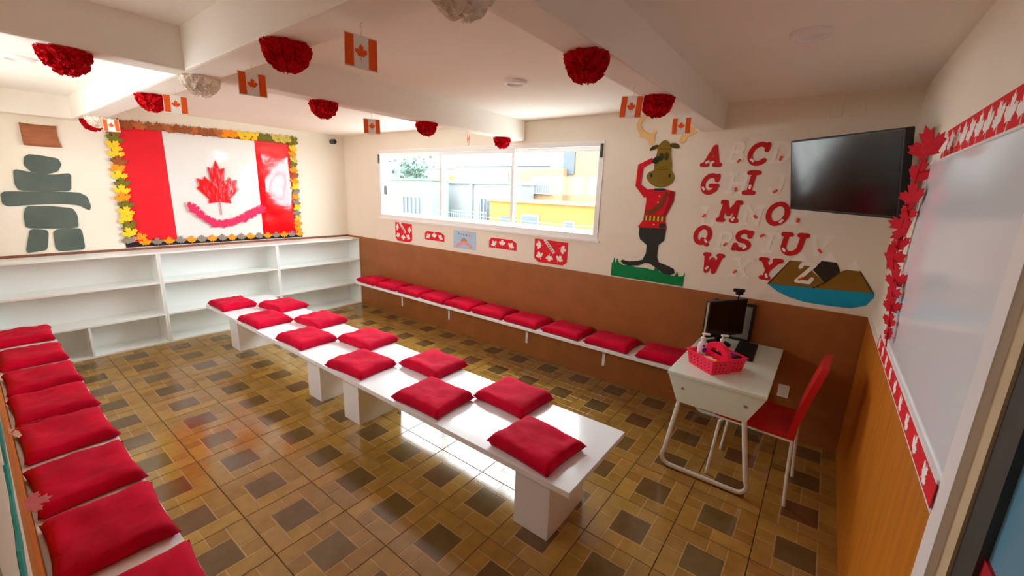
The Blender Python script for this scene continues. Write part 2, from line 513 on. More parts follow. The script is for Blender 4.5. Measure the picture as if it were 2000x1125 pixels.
for x, z in ((WX0 + .05, WZ0 + .32), (WX1 - .062, WZ0 + .30)):
    MB().box(x, x + .012, .045, .07, z, z + .12).build('handle', M['dark'], wn, bevel=.003)

wn = thing('window_2', 'high white window above the bench opposite the street window', None); wn['kind'] = 'structure'
fr = MB(); ya_, yb_ = -D - .11, -D - .02
fr.box(VX0, VX1, ya_, yb_, VZ1 - .04, VZ1).box(VX0, VX1, ya_, yb_, VZ0, VZ0 + .04).box(VX0, VX0 + .04, ya_, yb_, VZ0 + .04, VZ1 - .04).box(VX1 - .04, VX1, ya_, yb_, VZ0 + .04, VZ1 - .04)
fr.box(2.03, 2.07, ya_, yb_, VZ0 + .04, VZ1 - .04)
fr.build('window_frame', M['alu'], wn)
for x0, x1 in ((VX0 + .04, 2.03), (2.07, VX1 - .04)):
    MB().box(x0, x1, -D - .07, -D - .065, VZ0 + .04, VZ1 - .04).build('pane', M['glass'], wn)

# door in the whiteboard wall
dr = thing('door_1', 'dark framed door with blue glass beside the whiteboard', 'door'); dr['kind'] = 'structure'; del dr['category']
cs = MB().box(L - .016, L + .02, DY0, DY0 + .085, 0, DZ1 + .08).box(L - .016, L + .02, DY1 - .085, DY1, 0, DZ1 + .08).box(L - .016, L + .02, DY1, DY0, DZ1, DZ1 + .08)
cs.build('casing', M['alu'], dr, bevel=.002)
MB().box(L + .0, L + .13, DY0 - .06, DY0, 0, DZ1).box(L, L + .13, DY1, DY1 + .06, 0, DZ1).box(L, L + .13, DY1 + .06, DY0 - .06, DZ1 - .06, DZ1).build('jamb', M['beige'], dr)
y0, y1 = DY0 - .06, DY1 + .06
MB().box(L + .006, L + .05, y0 - .095, y0, 0, DZ1 - .06).box(L + .006, L + .05, y1, y1 + .095, 0, DZ1 - .06).box(L + .006, L + .05, y1 + .095, y0 - .095, DZ1 - .16, DZ1 - .06).box(L + .006, L + .05, y1 + .095, y0 - .095, 0, .12).build('stile', M['dark'], dr)
MB().box(L + .02, L + .03, y1 + .095, y0 - .095, 1.112, DZ1 - .16).build('pane', M['bluefilm'], dr)
MB().box(L + .014, L + .036, y1 + .095, y0 - .095, .12, 1.112).build('lower_panel', M['doorred'], dr)

# ================================================================== BOOKCASES
SD, SH = 0.322, 1.012
names = ['white open bookcase in the corner by the stone figure', 'white open bookcase under the flag display, middle of three', 'white open bookcase against the window wall corner']
for k, lab in enumerate(names):
    ya = -D + .012 if k == 0 else -1.2085 * (3 - k)
    yb = -1.2085 * (2 - k) - .001 if k < 2 else -.016
    t = thing('bookcase', lab, 'bookcase', (0.013, ya, 0), group='white bookcases along the flag wall')
    w = yb - ya; d = SD - .013; p = .018
    MB().box(0, .006, 0, w, 0.0, SH - p).build('back_panel', M['shelf'], t)
    for y in (0, w - p):
        MB().box(.006, d, y, y + p, 0, SH - p).build('side_panel', M['shelf'], t, bevel=.0015)
    MB().box(0, d + .004, 0, w, SH - p, SH).build('top_board', M['shelf'], t, bevel=.002)
    for z in (0.0, .318, .672):
        MB().box(.006, d - .002, p, w - p, z, z + p).build('shelf', M['shelf'], t, bevel=.0015)
    if k == 0:
        yv = -3.03 - ya
        MB().box(.006, d - .003, yv - .009, yv + .009, p, .318).build('divider', M['shelf'], t, bevel=.0015)

# ================================================================== BENCHES
def centre_bench(x0, x1, legs, lab):
    t = thing('bench', lab, 'bench', (x0, -1.82, 0), group='white centre benches')
    y0, y1 = -2.143 + 1.82, -1.496 + 1.82
    MB().box(0, x1 - x0, y0, y1, .418, .45).build('bench_top', M['lam'], t, bevel=.002)
    for a, b in legs:
        MB().box(a - x0, b - x0, -2.032 + 1.82, -1.645 + 1.82, 0, .418).build('leg', M['lam'], t, bevel=.002)


centre_bench(.64, 2.974, ((.925, 1.14), (2.60, 2.805)), 'white low centre bench on box legs, the one nearer the bookcases')
centre_bench(2.978, 5.205, ((3.15, 3.355), (4.822, 5.042)), 'white low centre bench on box legs, the one nearer the desk')


def wall_bench(lab, x0, x1, ya, yb, wall, xs):
    t = thing('wall_bench', lab, 'bench', (x0, wall, 0))
    MB().box(0, x1 - x0, min(ya, yb) - wall, max(ya, yb) - wall, .422, .45).build('seat_board', M['lam'], t, bevel=.003)
    s = 1 if yb > wall else -1
    for x in xs:
        m = MB()
        m.box(x - x0 - .014, x - x0 + .014, min(s * .0005, s * .006), max(s * .0005, s * .006), .14, .422)
        m.box(x - x0 - .014, x - x0 + .014, min(s * .006, s * .26), max(s * .006, s * .26), .414, .422)
        m.obox((x - x0, s * .08, .34), [(1, 0, 0), (0, .7, s * .7), (0, -s * .7, .7)], (.006, .1, .006))
        m.build('bracket', M['alu'], t)
    return t


wall_bench('long white wall bench on brackets under the window', .72, 5.29, -.016, -.365, -.0145, (1.314, 2.253, 3.478, 4.403))
wall_bench('long white wall bench opposite the window', .36, 5.0, -D + .008, -3.30, -D + .0065, (.8, 1.7, 2.6, 3.5, 4.4))


# ------------------------------------------------------------------ cushions
def cushion_mesh(seed, lx, ly, h):
    rd = random.Random(seed)
    N = 22; vs = []; idx = {}
    off = Vector((seed * 3.1, seed * 1.7, 0))
    dents = [(rd.uniform(-.6, .6), rd.uniform(-.6, .6), rd.uniform(.2, .5), rd.uniform(-.22, .12)) for _ in range(4)]
    for side in (1, 0):
        for i in range(N + 1):
            for j in range(N + 1):
                u = -1 + 2 * i / N; v = -1 + 2 * j / N
                edge = i in (0, N) or j in (0, N)
                if edge and side == 0:
                    idx[(0, i, j)] = idx[(1, i, j)]; continue
                pin = 1 - .075 * (1 - abs(v) ** 2.5) * abs(u) ** 3, 1 - .075 * (1 - abs(u) ** 2.5) * abs(v) ** 3
                x = u * lx / 2 * pin[0]; y = v * ly / 2 * pin[1]
                prof = ((1 - abs(u) ** 7) * (1 - abs(v) ** 7)) ** .42
                n = noise.noise(Vector((u * 1.5, v * 1.5, 0)) + off) * .20 + noise.noise(Vector((u * 2.2 + v * 2.4, (v - u) * .8, 2)) + off) * .20 + noise.noise(Vector((u * 5, v * 5, 4)) + off) * .06
                n += .05 * math.sin(9 * u + 4 * v + seed) * (1 - prof)
                for du, dv, rr, am in dents:
                    n += am * math.exp(-((u - du) ** 2 + (v - dv) ** 2) / (rr * rr))
                base = .32 * h
                if side:
                    z = base + (h - base) * prof * (1 + n)
                else:
                    z = base * (1 - min(1, prof * 2.2))
                if edge:
                    z = base + .004 * math.sin(7 * (u + v) + seed)
                idx[(side, i, j)] = len(vs); vs.append((x, y, max(z, 0)))
    fs = []
    for i in range(N):
        for j in range(N):
            fs.append(tuple(idx[(1, a, b)] for a, b in ((i, j), (i + 1, j), (i + 1, j + 1), (i, j + 1))))
            fs.append(tuple(idx[(0, a, b)] for a, b in ((i, j), (i, j + 1), (i + 1, j + 1), (i + 1, j))))
    me = bpy.data.meshes.new('cushion'); me.from_pydata(vs, [], fs); me.materials.append(M['velvet'])
    for p in me.polygons:
        p.use_smooth = True
    me.update()
    return me


CM = [cushion_mesh(s, .415, .345, .072) for s in range(6)]
CW = [cushion_mesh(s + 20, .43, .335, .070) for s in range(5)]
CL = [cushion_mesh(s + 40, .425, .335, .062) for s in range(5)]
TABLE = [(.911, -1.975, 0), (1.715, -1.978, 2), (2.502, -1.97, 2), (3.318, -1.97, 5), (4.104, -1.965, 2), (4.896, -1.955, -5)]
TABLE2 = [(1.34, -1.635, 5), (2.112, -1.63, 2), (2.905, -1.63, 3), (3.72, -1.61, 0), (4.492, -1.62, -3)]
for k, (x, y, a) in enumerate(TABLE):
    o = link('cushion', CM[(k * 5 + 1) % 6], None, (x, y, .4515), (0, 0, math.radians(a)))
    tag(o, f'crimson cushion on the centre benches, row away from window, {ORD[k]} from the bookcases', 'cushion', 'cushions on the centre benches')
for k, (x, y, a) in enumerate(TABLE2):
    o = link('cushion', CM[(k * 5 + 3) % 6], None, (x, y, .4515), (0, 0, math.radians(a + 180)))
    tag(o, f'crimson cushion on the centre benches, row toward window, {ORD[k]} from the bookcases', 'cushion', 'cushions on the centre benches')
WINC = [.93, 1.38, 1.835, 2.285, 2.71, 3.155, 3.605, 4.08, 4.545, 5.03]
for k, x in enumerate(WINC):
    o = link('cushion', CW[(k * 3) % 5], None, (x, -.192, .4515), (0, 0, math.radians(random.uniform(-3, 3) + 180 * (k % 2))))
    tag(o, f'dark crimson cushion on the wall bench under the window, {ORD[k]} from the bookcases', 'cushion', 'cushions on the window bench')
LEFC = [.83, 1.455, 2.0, 2.495, 2.975, 3.48, 3.955, 4.455]
for k, x in enumerate(LEFC):
    o = link('cushion', CL[(k * 2 + 1) % 5], None, (x, -3.462, .4515), (0, 0, math.radians(random.uniform(-2, 2) + 180 * ((k // 2) % 2))))
    tag(o, f'red cushion on the wall bench opposite the window, {ORD[k]} from the bookcases', 'cushion', 'cushions on the bench opposite the window')


# ================================================================== DESK CORNER
dk = thing('desk', 'small pale desk with bent tube legs in the corner', 'desk', (5.275, -1.03, 0))
DW, DL, DZ = .555, .985, .70
MB().box(0, DW, 0, DL, DZ - .022, DZ).build('desk_top', M['desk'], dk, bevel=.004)
for y, nm in ((.018, 'near'), (DL - .05, 'far')):
    m = MB(); m.prism([(.0, DZ - .022), (DW, DZ - .022), (DW - .085, .50), (.075, .50)], 0, .014)
    po = m.build('end_panel', M['desk'], dk, bevel=.002); po.rotation_euler = RW; po.location = (0, y + .014, 0)
    for sx in (.10, DW - .10):
        mb = MB().lathe([(.001, 0), (.010, .001), (.008, .006), (.001, .008)], 14)
        so = mb.build('bolt', M['steel'], po, smooth=True); so.location = (sx, .60, .014)
    # bent tube: down one side, along the floor, up the other
    pts = []
    xa, xb, r = .085, DW - .095, .06
    pts += [(xa, DZ - .03), (xa, .50)]
    fa, fb_ = .02, DW - .02
    pts += [(xa - (xa - fa) * .8, .12)]
    for k in range(7):
        a = PI + (PI / 2) * k / 6
        pts.append((fa + r + r * math.cos(a), .017 + r + r * math.sin(a)))
    for k in range(7):
        a = 1.5 * PI + (PI / 2) * k / 6
        pts.append((fb_ - r + r * math.cos(a), .017 + r + r * math.sin(a)))
    pts += [(xb + (fb_ - xb) * .8, .12), (xb, .50), (xb, DZ - .03)]
    MB().tube([(x, y + .03, z) for x, z in pts], .015, 12).build('leg_loop', M['chrome'], dk, smooth=True)
MB().box(.12, .16, .05, DL - .05, DZ - .045, DZ - .022).box(DW - .16, DW - .12, .05, DL - .05, DZ - .045, DZ - .022).build('rail', M['chrome'], dk)

# chair
ch = thing('chair', 'red vinyl chair with thin metal legs pushed to the desk', 'chair', (5.80, -.72, 0), (0, 0, math.radians(-3)))
# local: x forward is -X side of the room; seat spans x -.22 .. .20
st = MB()
prof = [(-.225, .446), (-.21, .462), (-.1, .470), (.1, .466), (.2, .462)]
st.box(-.225, .20, -.20, .20, .436, .468)
st.build('seat', M['redvinyl'], ch, smooth=True, bevel=.012)
MB().box(-.215, .195, -.195, .195, .424, .436).build('seat_pan', M['chrome'], ch, bevel=.002)
bk = MB(); N = 8
vs = []; fs = []
for k in range(N + 1):
    t = k / N; z = .44 + .45 * t; x = .175 + .07 * t + .025 * t * t; hw = .20 - .015 * t
    rnd = 1 if k < N else .82
    for (dx, y) in ((-.018, -hw * rnd), (-.024, 0), (-.018, hw * rnd), (.016, hw * rnd), (.012, 0), (.016, -hw * rnd)):
        vs.append((x + dx, y, z))
for k in range(N):
    for c in range(6):
        fs.append((k * 6 + c, k * 6 + (c + 1) % 6, (k + 1) * 6 + (c + 1) % 6, (k + 1) * 6 + c))
fs += [(5, 4, 3, 2, 1, 0), tuple(N * 6 + c for c in range(6))]
bk.add(vs, fs).build('backrest', M['redvinyl'], ch, smooth=True)
for sy in (-.18, .18):
    MB().tube([(.19, sy, .43), (.20, sy, .2), (.215, sy, 0.003)], .010, 10).build('leg', M['chrome'], ch, smooth=True)
    MB().tube([(-.13, sy, .43), (-.175, sy, .425), (-.195, sy, .40), (-.21, sy, .2), (-.225, sy, .003)], .010, 10).build('leg', M['chrome'], ch, smooth=True)

# monitor
ang = math.radians(58)
mo = thing('monitor', 'black flat monitor turned sideways on the desk', 'monitor', (5.447, -.275, DZ + .001), (0, 0, ang))
MB().box(-.185, .185, -.012, .03, .075, .355).build('housing', M['black'], mo, bevel=.006)
MB().box(-.170, .170, -.0135, -.012, .09, .34).build('screen', M['screen'], mo)
MB().box(-.187, -.1855, -.004, .012, .085, .345).build('side_rim', M['steel'], mo)
MB().box(-.03, .03, .03, .05, .01, .2).build('stand_neck', M['black'], mo, bevel=.004)
MB().lathe([(.082, 0), (.086, .006), (.075, .012), (.02, .016)], 28, (0, .03, 0)).build('stand_base', M['black'], mo, smooth=True)

wc = thing('webcam', 'small black webcam clipped above the monitor', 'webcam', (5.495, -.20, DZ + .3565), (0, 0, math.radians(30)))
MB().box(-.04, .04, -.012, .012, .055, .08).build('body', M['black'], wc, bevel=.007)
MB().box(-.02, .03, -.01, .01, .035, .057).build('clip', M['black'], wc, bevel=.004)
MB().tube([(0, 0, .0), (.004, 0, .02), (.006, 0, .04)], .006, 8).build('mount', M['black'], wc, smooth=True)
ln_ = MB().lathe([(.002, 0), (.008, .001), (.008, .005), (.002, .007)], 14).build('lens', M['screen'], wc, smooth=True)
ln_.rotation_euler = RW; ln_.location = (-.012, -.0125, .0675)

sp = thing('screen_panel', 'grey panel in a black frame leaning on the wainscot behind the monitor', 'screen', (5.46, -.062, DZ + .001), (math.radians(-5), 0, 0))
MB().box(-.15, .15, -.012, .012, 0, .30).build('frame', M['black'], sp, bevel=.01)
MB().box(-.125, .128, -.0135, -.012, .022, .276).build('panel', M['greyscr'], sp)

kb = thing('keyboard', 'black slim keyboard lying on the desk', 'keyboard', (5.612, -.30, DZ + .001), (0, 0, math.radians(2)))
MB().box(-.065, .065, -.20, .19, 0, .014).build('body', M['black'], kb, bevel=.005)
keys = MB()
for a in range(5):
    for b in range(14):
        keys.box(-.056 + a * .0228, -.036 + a * .0228, -.188 + b * .0265, -.165 + b * .0265, .0138, .0175)
ko = keys.build('keys', mat('key_plastic', (24, 30, 30), .45, .4), kb); ko['kind'] = 'stuff'

# caddy
ca = thing('caddy', 'bright pink plastic caddy with an arched handle on the desk', 'caddy', (5.505, -.765, DZ + .001), (0, 0, math.radians(-37.5)))


def tray(y0, y1, x0, x1, nm):
    m = MB(); h = .092; fl = .014; th = .004
    def ring(e, z):
        return [(x0 - e, y0 - e, z), (x1 + e, y0 - e, z), (x1 + e, y1 + e, z), (x0 - e, y1 + e, z)]
    lv = [ring(-.0, 0), ring(fl, h), ring(fl + .008, h), ring(fl + .008, h + .006), ring(fl - th, h + .006), ring(-th, .006)]
    vs = [p for r in lv for p in r]; fs = [(3, 2, 1, 0)]
    for i in range(len(lv) - 1):
        for k in range(4):
            fs.append((i * 4 + k, i * 4 + (k + 1) % 4, (i + 1) * 4 + (k + 1) % 4, (i + 1) * 4 + k))
    fs.append(tuple((len(lv) - 1) * 4 + k for k in range(4)))
    m.add(vs, fs)
    o = m.build(nm, M['pink'], ca)
    holes = MB()
    for r in range(3):
        for k in range(6):
            xx = x0 + (x1 - x0) * (k + .7) / 6.4; zz = .022 + r * .022; e = fl * zz / h
            holes.box(xx - .004, xx + .004, y0 - e - .0012, y0 - e + .001, zz - .004, zz + .004)
            holes.box(xx - .004, xx + .004, y1 + e - .001, y1 + e + .0012, zz - .004, zz + .004)
        for k in range(3):
            yy = y0 + (y1 - y0) * (k + .8) / 3.6; zz = .022 + r * .022; e = fl * zz / h
            holes.box(x1 + e - .001, x1 + e + .0012, yy - .004, yy + .004, zz - .004, zz + .004)
    h2 = holes.build('perforation', mat('deep_pink_hole', (140, 8, 40), .6, .2), o); h2['kind'] = 'stuff'


tray(-.125, -.022, -.105, .105, 'compartment')
tray(.022, .115, -.095, .095, 'compartment')
m = MB(); outer = [(-.105, 0)] + [(.105 * -math.cos(PI * k / 14) * (1 if k not in (0, 14) else 1), .085 + .085 * math.sin(PI * k / 14)) for k in range(15)] + [(.105, 0)]
inner = [(.055, .098)] + [(.055 * math.cos(PI * k / 8), .105 + .028 * math.sin(PI * k / 8)) for k in range(9)] + [(-.055, .098)]
# arch as a frame: walk outer then inner ring via paired quads
oa = [(-.105 * math.cos(PI * k / 14), .08 + .09 * math.sin(PI * k / 14)) for k in range(15)]
ia = [(-.05 * math.cos(PI * k / 14), .098 + .034 * math.sin(PI * k / 14)) for k in range(15)]
for k in range(14):
    m.prism([oa[k], oa[k + 1], ia[k + 1], ia[k]], -.016, .016)
m.prism([(-.105, 0), (.105, 0), (.105, .08), (.05, .098), (-.05, .098), (-.105, .08)], -.016, .016)
ho = m.build('handle', M['pink'], ca); ho.rotation_euler = RW

def bottle(lab, x, y, h, r, bm_, rot, extra=None, tilt=0):
    t = thing('pump_bottle', lab, 'bottle', (x, y, DZ + .009), (0, tilt, rot), 'bottles in the pink caddy')
    MB().lathe([(r * .92, 0), (r, .006), (r, h * .72), (r * .8, h * .86), (r * .42, h * .93), (r * .4, h)], 22).build('body', bm_, t, smooth=True)
    MB().lathe([(r * .5, h), (r * .5, h + .016), (r * .2, h + .018), (r * .18, h + .036)], 18).build('collar', M['whitepaper'], t, smooth=True)
    MB().box(-.010, .038, -.009, .009, h + .034, h + .046).build('pump_head', M['whitepaper'], t, bevel=.004)
    if extra:
        m = MB()
        for k, (aa, zz, rr) in enumerate(((-1.1, .62, .017), (-1.35, .80, .008))):
            m.tube([Vector((math.cos(aa) * (r - .001), math.sin(aa) * (r - .001), h * zz)), Vector((math.cos(aa) * (r + .0025), math.sin(aa) * (r + .0025), h * zz))], rr, 14)
        m.build('print', extra, t)


Rz = Matrix.Rotation(math.radians(-37.5), 3, 'Z')
def cpos(x, y):
    v = Rz @ Vector((x, y, 0)); return 5.505 + v.x, -.765 + v.y


bx, by = cpos(-.062, -.075)
bottle('white pump bottle with purple print in the pink caddy', bx, by, .165, .028, M['bottle'], math.radians(20), M['purple'])
bx, by = cpos(-.045, .062)
bottle('pink soap pump bottle in the pink caddy', bx, by, .15, .026, M['soap'], math.radians(35))
bx, by = cpos(.0, -.075)
t = thing('spray_bottle', 'small clear bottle with yellow label lying in the pink caddy', 'bottle', (bx, by, DZ + .062), (0, math.radians(78), math.radians(-37)), 'bottles in the pink caddy')
MB().lathe([(.018, -.03), (.022, -.025), (.022, .03), (.01, .045), (.01, .06)], 18).build('body', M['bottle'], t, smooth=True)
MB().lathe([(.0226, .0), (.0226, .026)], 18).build('label_band', M['yellow'], t, smooth=True)
MB().lathe([(.012, .058), (.012, .085)], 14).build('cap', M['yellow'], t, smooth=True)
for k, (xx, yy, mm, lab) in enumerate(((.035, .06, 'purple', 'purple marker pen lying in the pink caddy'), (.03, .095, 'blue', 'blue marker pen lying in the pink caddy'))):
    bx, by = cpos(xx, yy)
    t = thing('marker_pen', lab, 'marker', (bx, by, DZ + .093), (0, math.radians(86), math.radians(-37)), 'marker pens in the pink caddy')
    MB().lathe([(.004, -.06), (.0075, -.055), (.0075, .03)], 12).build('barrel', M[mm], t, smooth=True)
    MB().lathe([(.0085, .03), (.0085, .06), (.005, .064)], 12).build('cap', M['black'], t, smooth=True)

tag(MB().tube([(5.30, -.028, .985), (5.285, -.026, .96), (5.275, -.024, .90), (5.285, -.024, .84), (5.265, -.024, .78), (5.262, -.024, .70), (5.262, -.024, .55)], .005, 8).build('cable', M['cable'], smooth=True), 'thin black cable running down the wainscot beside the monitor', 'cable')
ou = thing('wall_outlet', 'white wall outlet on the brown wainscot beside the chair', 'outlet', (5.878, -.0145, .367), RW)
MB().box(-.036, .036, -.05, .05, 0, .008).build('plate', M['whitepaper'], ou, bevel=.003)
for z in (-.022, .022):
    MB().box(-.012, .012, z - .010, z + .010, .008, .010).build('socket', M['alu'], ou)
for k, x in enumerate((5.86, 5.975)):
    ou = thing('blank_plate', ['cream blank wall plate above the television, nearer the letters', 'cream blank wall plate above the television, nearer the corner'][k], 'wall plate', (x, -.001, 2.385), RW, 'blank plates above the television')
    MB().box(-.032, .032, -.05, .05, 0, .007).build('plate', M['wall'], ou, bevel=.003)
    MB().lathe([(.004, .007), (.003, .009)], 10).build('screw', M['wall'], ou)

# television on an arm
tvq = (5.937, -.525, 1.936); ya, pi_ = -.837, .206
tvo = thing('television', 'black flat television tilted on a wall arm in the corner', 'television', tvq)
Rv = Vector((math.cos(ya), math.sin(ya), 0)); U0 = Vector((0, 0, 1)); Nv = Rv.cross(U0)
Uv = math.cos(pi_) * U0 + math.sin(pi_) * Nv; Zv = Rv.cross(Uv)
ro = -.028
R2 = math.cos(ro) * Rv + math.sin(ro) * Uv; U2 = -math.sin(ro) * Rv + math.cos(ro) * Uv
tvo.matrix_world = Matrix(((R2.x, U2.x, Zv.x, tvq[0]), (R2.y, U2.y, Zv.y, tvq[1]), (R2.z, U2.z, Zv.z, tvq[2]), (0, 0, 0, 1)))
MB().box(-.37, .37, -.22, .22, -.05, 0).build('housing', M['black'], tvo, bevel=.006)
MB().box(-.358, .358, -.205, .21, 0, .0012).build('screen', M['screen'], tvo)
MB().box(-.035, .035, -.222, -.2195, -.02, -.004).build('logo_tab', M['steel'], tvo)
MB().box(-.12, .12, -.1, .1, -.075, -.05).build('mount_plate', M['dark'], tvo)
inv = tvo.matrix_world.inverted()
pa = inv @ Vector((5.937 + .06, -.47, 1.93)); pb = inv @ Vector((6.10, -.30, 1.95)); pc = inv @ Vector((6.05, -.012, 1.95))
MB().tube([pa, pb, pc], .016, 10).build('arm', M['dark'], tvo, smooth=True)
pw = MB().box(5.99, 6.11, -.014, -.001, 1.86, 2.04); pw.v = [tuple(inv @ Vector(p)) for p in pw.v]
pw.build('wall_bracket', M['dark'], tvo)

# ================================================================== WHITEBOARD WALL
wbT, wbB = 1.962, 1.128
bd = thing('whiteboard', 'large glossy whiteboard framed by red leaf borders', 'whiteboard', (L - .0005, 0, 0), RB)
MB().prism([(.84, wbB), (2.272, wbB), (2.272, wbT), (.94, wbT)], 0, .012).build('panel', M['board'], bd)
MB().prism([(.825, wbB - .012), (2.275, wbB - .012), (2.275, wbB), (.84, wbB)], 0, .02).build('bottom_rail', M['alu'], bd)
MB().prism([(.94, wbT), (2.275, wbT), (2.275, wbT + .008), (.94, wbT + .008)], 0, .018).build('top_rail', M['alu'], bd)
LW = leaf_mesh('leaf', M['whitepaper'], .01, True)


def border(lab, y0, y1, z0, z1, xs, tilt, hh):
    t = thing('leaf_border', lab, 'border', (L - .0195, 0, 0), RB, 'red leaf borders of the whiteboard')
    if z0 > 1.5:
        t.location.x = L - .0005
    MB().prism([(y0, z0), (y1, z0), (y1, z1), (y0 + .02, z1)], 0, .002).build('strip', M['redpaper'], t)
    for k, x in enumerate(xs):
        link('leaf', LW, t, (x, (z0 + z1) / 2, .0021), (0, 0, tilt + .25 * math.sin(k * 2.1)), (hh, hh, .12))


border('red paper border with white leaves along the top of the whiteboard', 1.05, 2.272, 1.972, 2.088, [1.10 + .1 * k for k in range(12)], 0.2, .105)
border('red paper border with white leaves along the bottom of the whiteboard', .775, 2.282, 1.012 + .038, 1.116, [.85 + .165 * k for k in range(9)], -.5, .075)
# felt leaf garland hanging beside the board
LR = leaf_mesh('leaf', M['leafred'], .03, False, curl=.55)
LR2 = leaf_mesh('leaf', M['leafred'], .03, True, curl=-.4)
gl = thing('leaf_garland', 'hanging garland of curled red felt leaves beside the whiteboard', 'garland', (L - .045, -.87, 0))
rd = random.Random(3)
gp = [(6.205, -1.255, 2.012, .165, .5, .6), (6.232, -.92, 1.927, .14, -.6, .3), (6.225, -.98, 1.825, .14, .3, .2), (6.225, -.93, 1.75, .12, -.5, -.5), (6.222, -.915, 1.685, .16, 2.6, .5), (6.226, -.90, 1.60, .13, .5, -.6),
      (6.222, -.90, 1.525, .16, -2.4, .4), (6.228, -1.05, 1.445, .13, .4, .3), (6.228, -1.08, 1.385, .12, -2.8, -.3), (6.232, -1.10, 1.33, .11, .2, .4), (6.236, -1.13, 1.265, .09, -.4, -.3), (6.238, -1.16, 1.21, .07, 2.6, 0)]
gl.location = (0, 0, 0)
for k, (gx, gy, z, s, a, tl) in enumerate(gp):
    o = link('leaf', LR if k % 2 == 0 else LR2, gl, (gx, gy, z), (PI / 2 + .15 * tl, 0, -PI / 2 + .55 + tl * .15), (s, s, s * .5))
    o.rotation_euler.rotate_axis('Z', a * .5)
MB().tube([(gx - .004, gy, z) for gx, gy, z, *_ in gp] + [(6.24, -1.165, 1.15)], .003, 6).build('cord', M['leafred'], gl)

# ================================================================== FLAG WALL
fg = thing('flag_display', 'large glossy maple leaf flag display bordered with paper autumn leaves', 'flag', (.0005, 0, 0), RS)
FZ0, FZ1, FYa, FYb = 1.10, 2.285, -2.55, -.80
def sheet(name, x0, x1, m, z=.004, bow=.0, seed=1):
    nx, nz = 10, 12; vs = []; fs = []
    for i in range(nx + 1):
        for j in range(nz + 1):
            x = x0 + (x1 - x0) * i / nx; y = FZ0 + (FZ1 - FZ0) * j / nz
            e = 0 if i in (0, nx) or j in (0, nz) else 1
            vs.append((x, y, z + e * bow * (.5 + noise.noise(Vector((x * 3.2, y * 3.2, seed))))))
    for i in range(nx):
        for j in range(nz):
            q = i * (nz + 1) + j
            fs.append((q, q + nz + 1, q + nz + 2, q + 1))
    o = len(vs); vs += [(x0, FZ0, 0), (x1, FZ0, 0), (x1, FZ1, 0), (x0, FZ1, 0)]
    fs.append((o + 3, o + 2, o + 1, o))
    return MB().add(vs, fs).build(name, m, fg, smooth=True)


sheet('red_panel', FYa, -2.15, M['redpaper'], bow=.004)
sheet('white_panel', -2.15, -1.228, M['glosswhite'], bow=.016, seed=4)
sheet('red_panel', -1.228, FYb, M['glossred'], bow=.024, seed=9)
lf = MB().prism([(x, y) for x, y in LEAFN], 0, .004).build('maple_leaf', M['glossred'], fg)
lf.scale = (.46, .66, 1); lf.location = (-1.686, 1.685, .022)
MB().prism([(-.006, 1.375), (.006, 1.375), (.005, 1.56), (-.005, 1.56)], 0, .003).build('leaf_stem', mat('stem_pink', (214, 120, 132), .6, .3), fg).location = (-1.688, 0, .023)
# dark backing strips then the paper leaves
MB().prism([(-2.60, 1.045), (-.715, 1.045), (-.715, 1.115), (-2.60, 1.115)], 0, .0035).build('backing_strip', M['navy'], fg)
MB().prism([(-2.59, 2.275), (-.72, 2.285), (-.72, 2.375), (-2.59, 2.325)], 0, .0035).build('backing_strip', M['l_brown'], fg)
MB().prism([(-2.60, 1.1), (-2.52, 1.1), (-2.51, 2.3), (-2.58, 2.3)], 0, .0035).build('backing_strip', M['l_olive'], fg)
MB().prism([(-.80, 1.1), (-.735, 1.1), (-.725, 2.33), (-.79, 2.33)], 0, .0035).build('backing_strip', M['l_khaki'], fg)
LM = {k: leaf_mesh('leaf', M[k], .03, False, curl=.06) for k in ('l_brown', 'l_rust', 'l_orange', 'l_yellow', 'l_olive', 'l_khaki', 'l_grey')}
LMS = {k: leaf_mesh('leaf', M[k], .03, True) for k in ('l_orange', 'l_grey')}
rd = random.Random(11)
lay = 0


def bl(key, x, y, s, a, tab=LM):
    global lay
    lay += 1
    link('leaf', tab[key], fg, (x, y, .0135 + .0012 * (lay % 5)), (0, 0, a), (s * 1.22, s * 1.12, .12))


n = 24
for k in range(n):
    t = k / (n - 1); x = -2.575 + t * 1.84; y = 2.30 + .048 * t
    key = 'l_rust' if k % 3 == 0 else 'l_brown'
    if 13 <= k <= 15: key = 'l_orange' if k < 15 else 'l_yellow'
    elif k in (16, 17): key = 'l_yellow'
    elif k in (18, 19): key = 'l_olive'
    elif 20 <= k <= 22: key = 'l_khaki'
    elif k == 23: key = 'l_olive'
    bl(key, x, y, .115, rd.uniform(-1.0, 1.0))
seq = ['l_brown', 'l_olive', 'l_yellow', 'l_yellow', 'l_brown', 'l_orange', 'l_yellow', 'l_olive', 'l_yellow', 'l_orange', 'l_olive', 'l_yellow', 'l_yellow', 'l_olive', 'l_yellow', 'l_grey']
for k, key in enumerate(seq):
    bl(key, -2.555 + .01 * math.sin(k * 2), 2.23 - k * .0735, .125, rd.uniform(-.6, .6))
seq = ['l_olive', 'l_yellow', 'l_orange', 'l_khaki', 'l_olive', 'l_orange', 'l_brown', 'l_orange', 'l_yellow', 'l_grey', 'l_orange', 'l_grey', 'l_yellow', 'l_grey', 'l_khaki', 'l_orange', 'l_orange']
for k, key in enumerate(seq):
    bl(key, -.768 + .008 * math.sin(k * 2.3), 2.31 - k * .0715, .105, rd.uniform(-.6, .6))
for k in range(17):
    bl('l_orange' if k % 2 == 0 else 'l_grey', -2.44 + k * .105, 1.092, .095, rd.uniform(-.12, .12), LMS)
bl('l_orange', -2.47, 1.15, .1, .3)
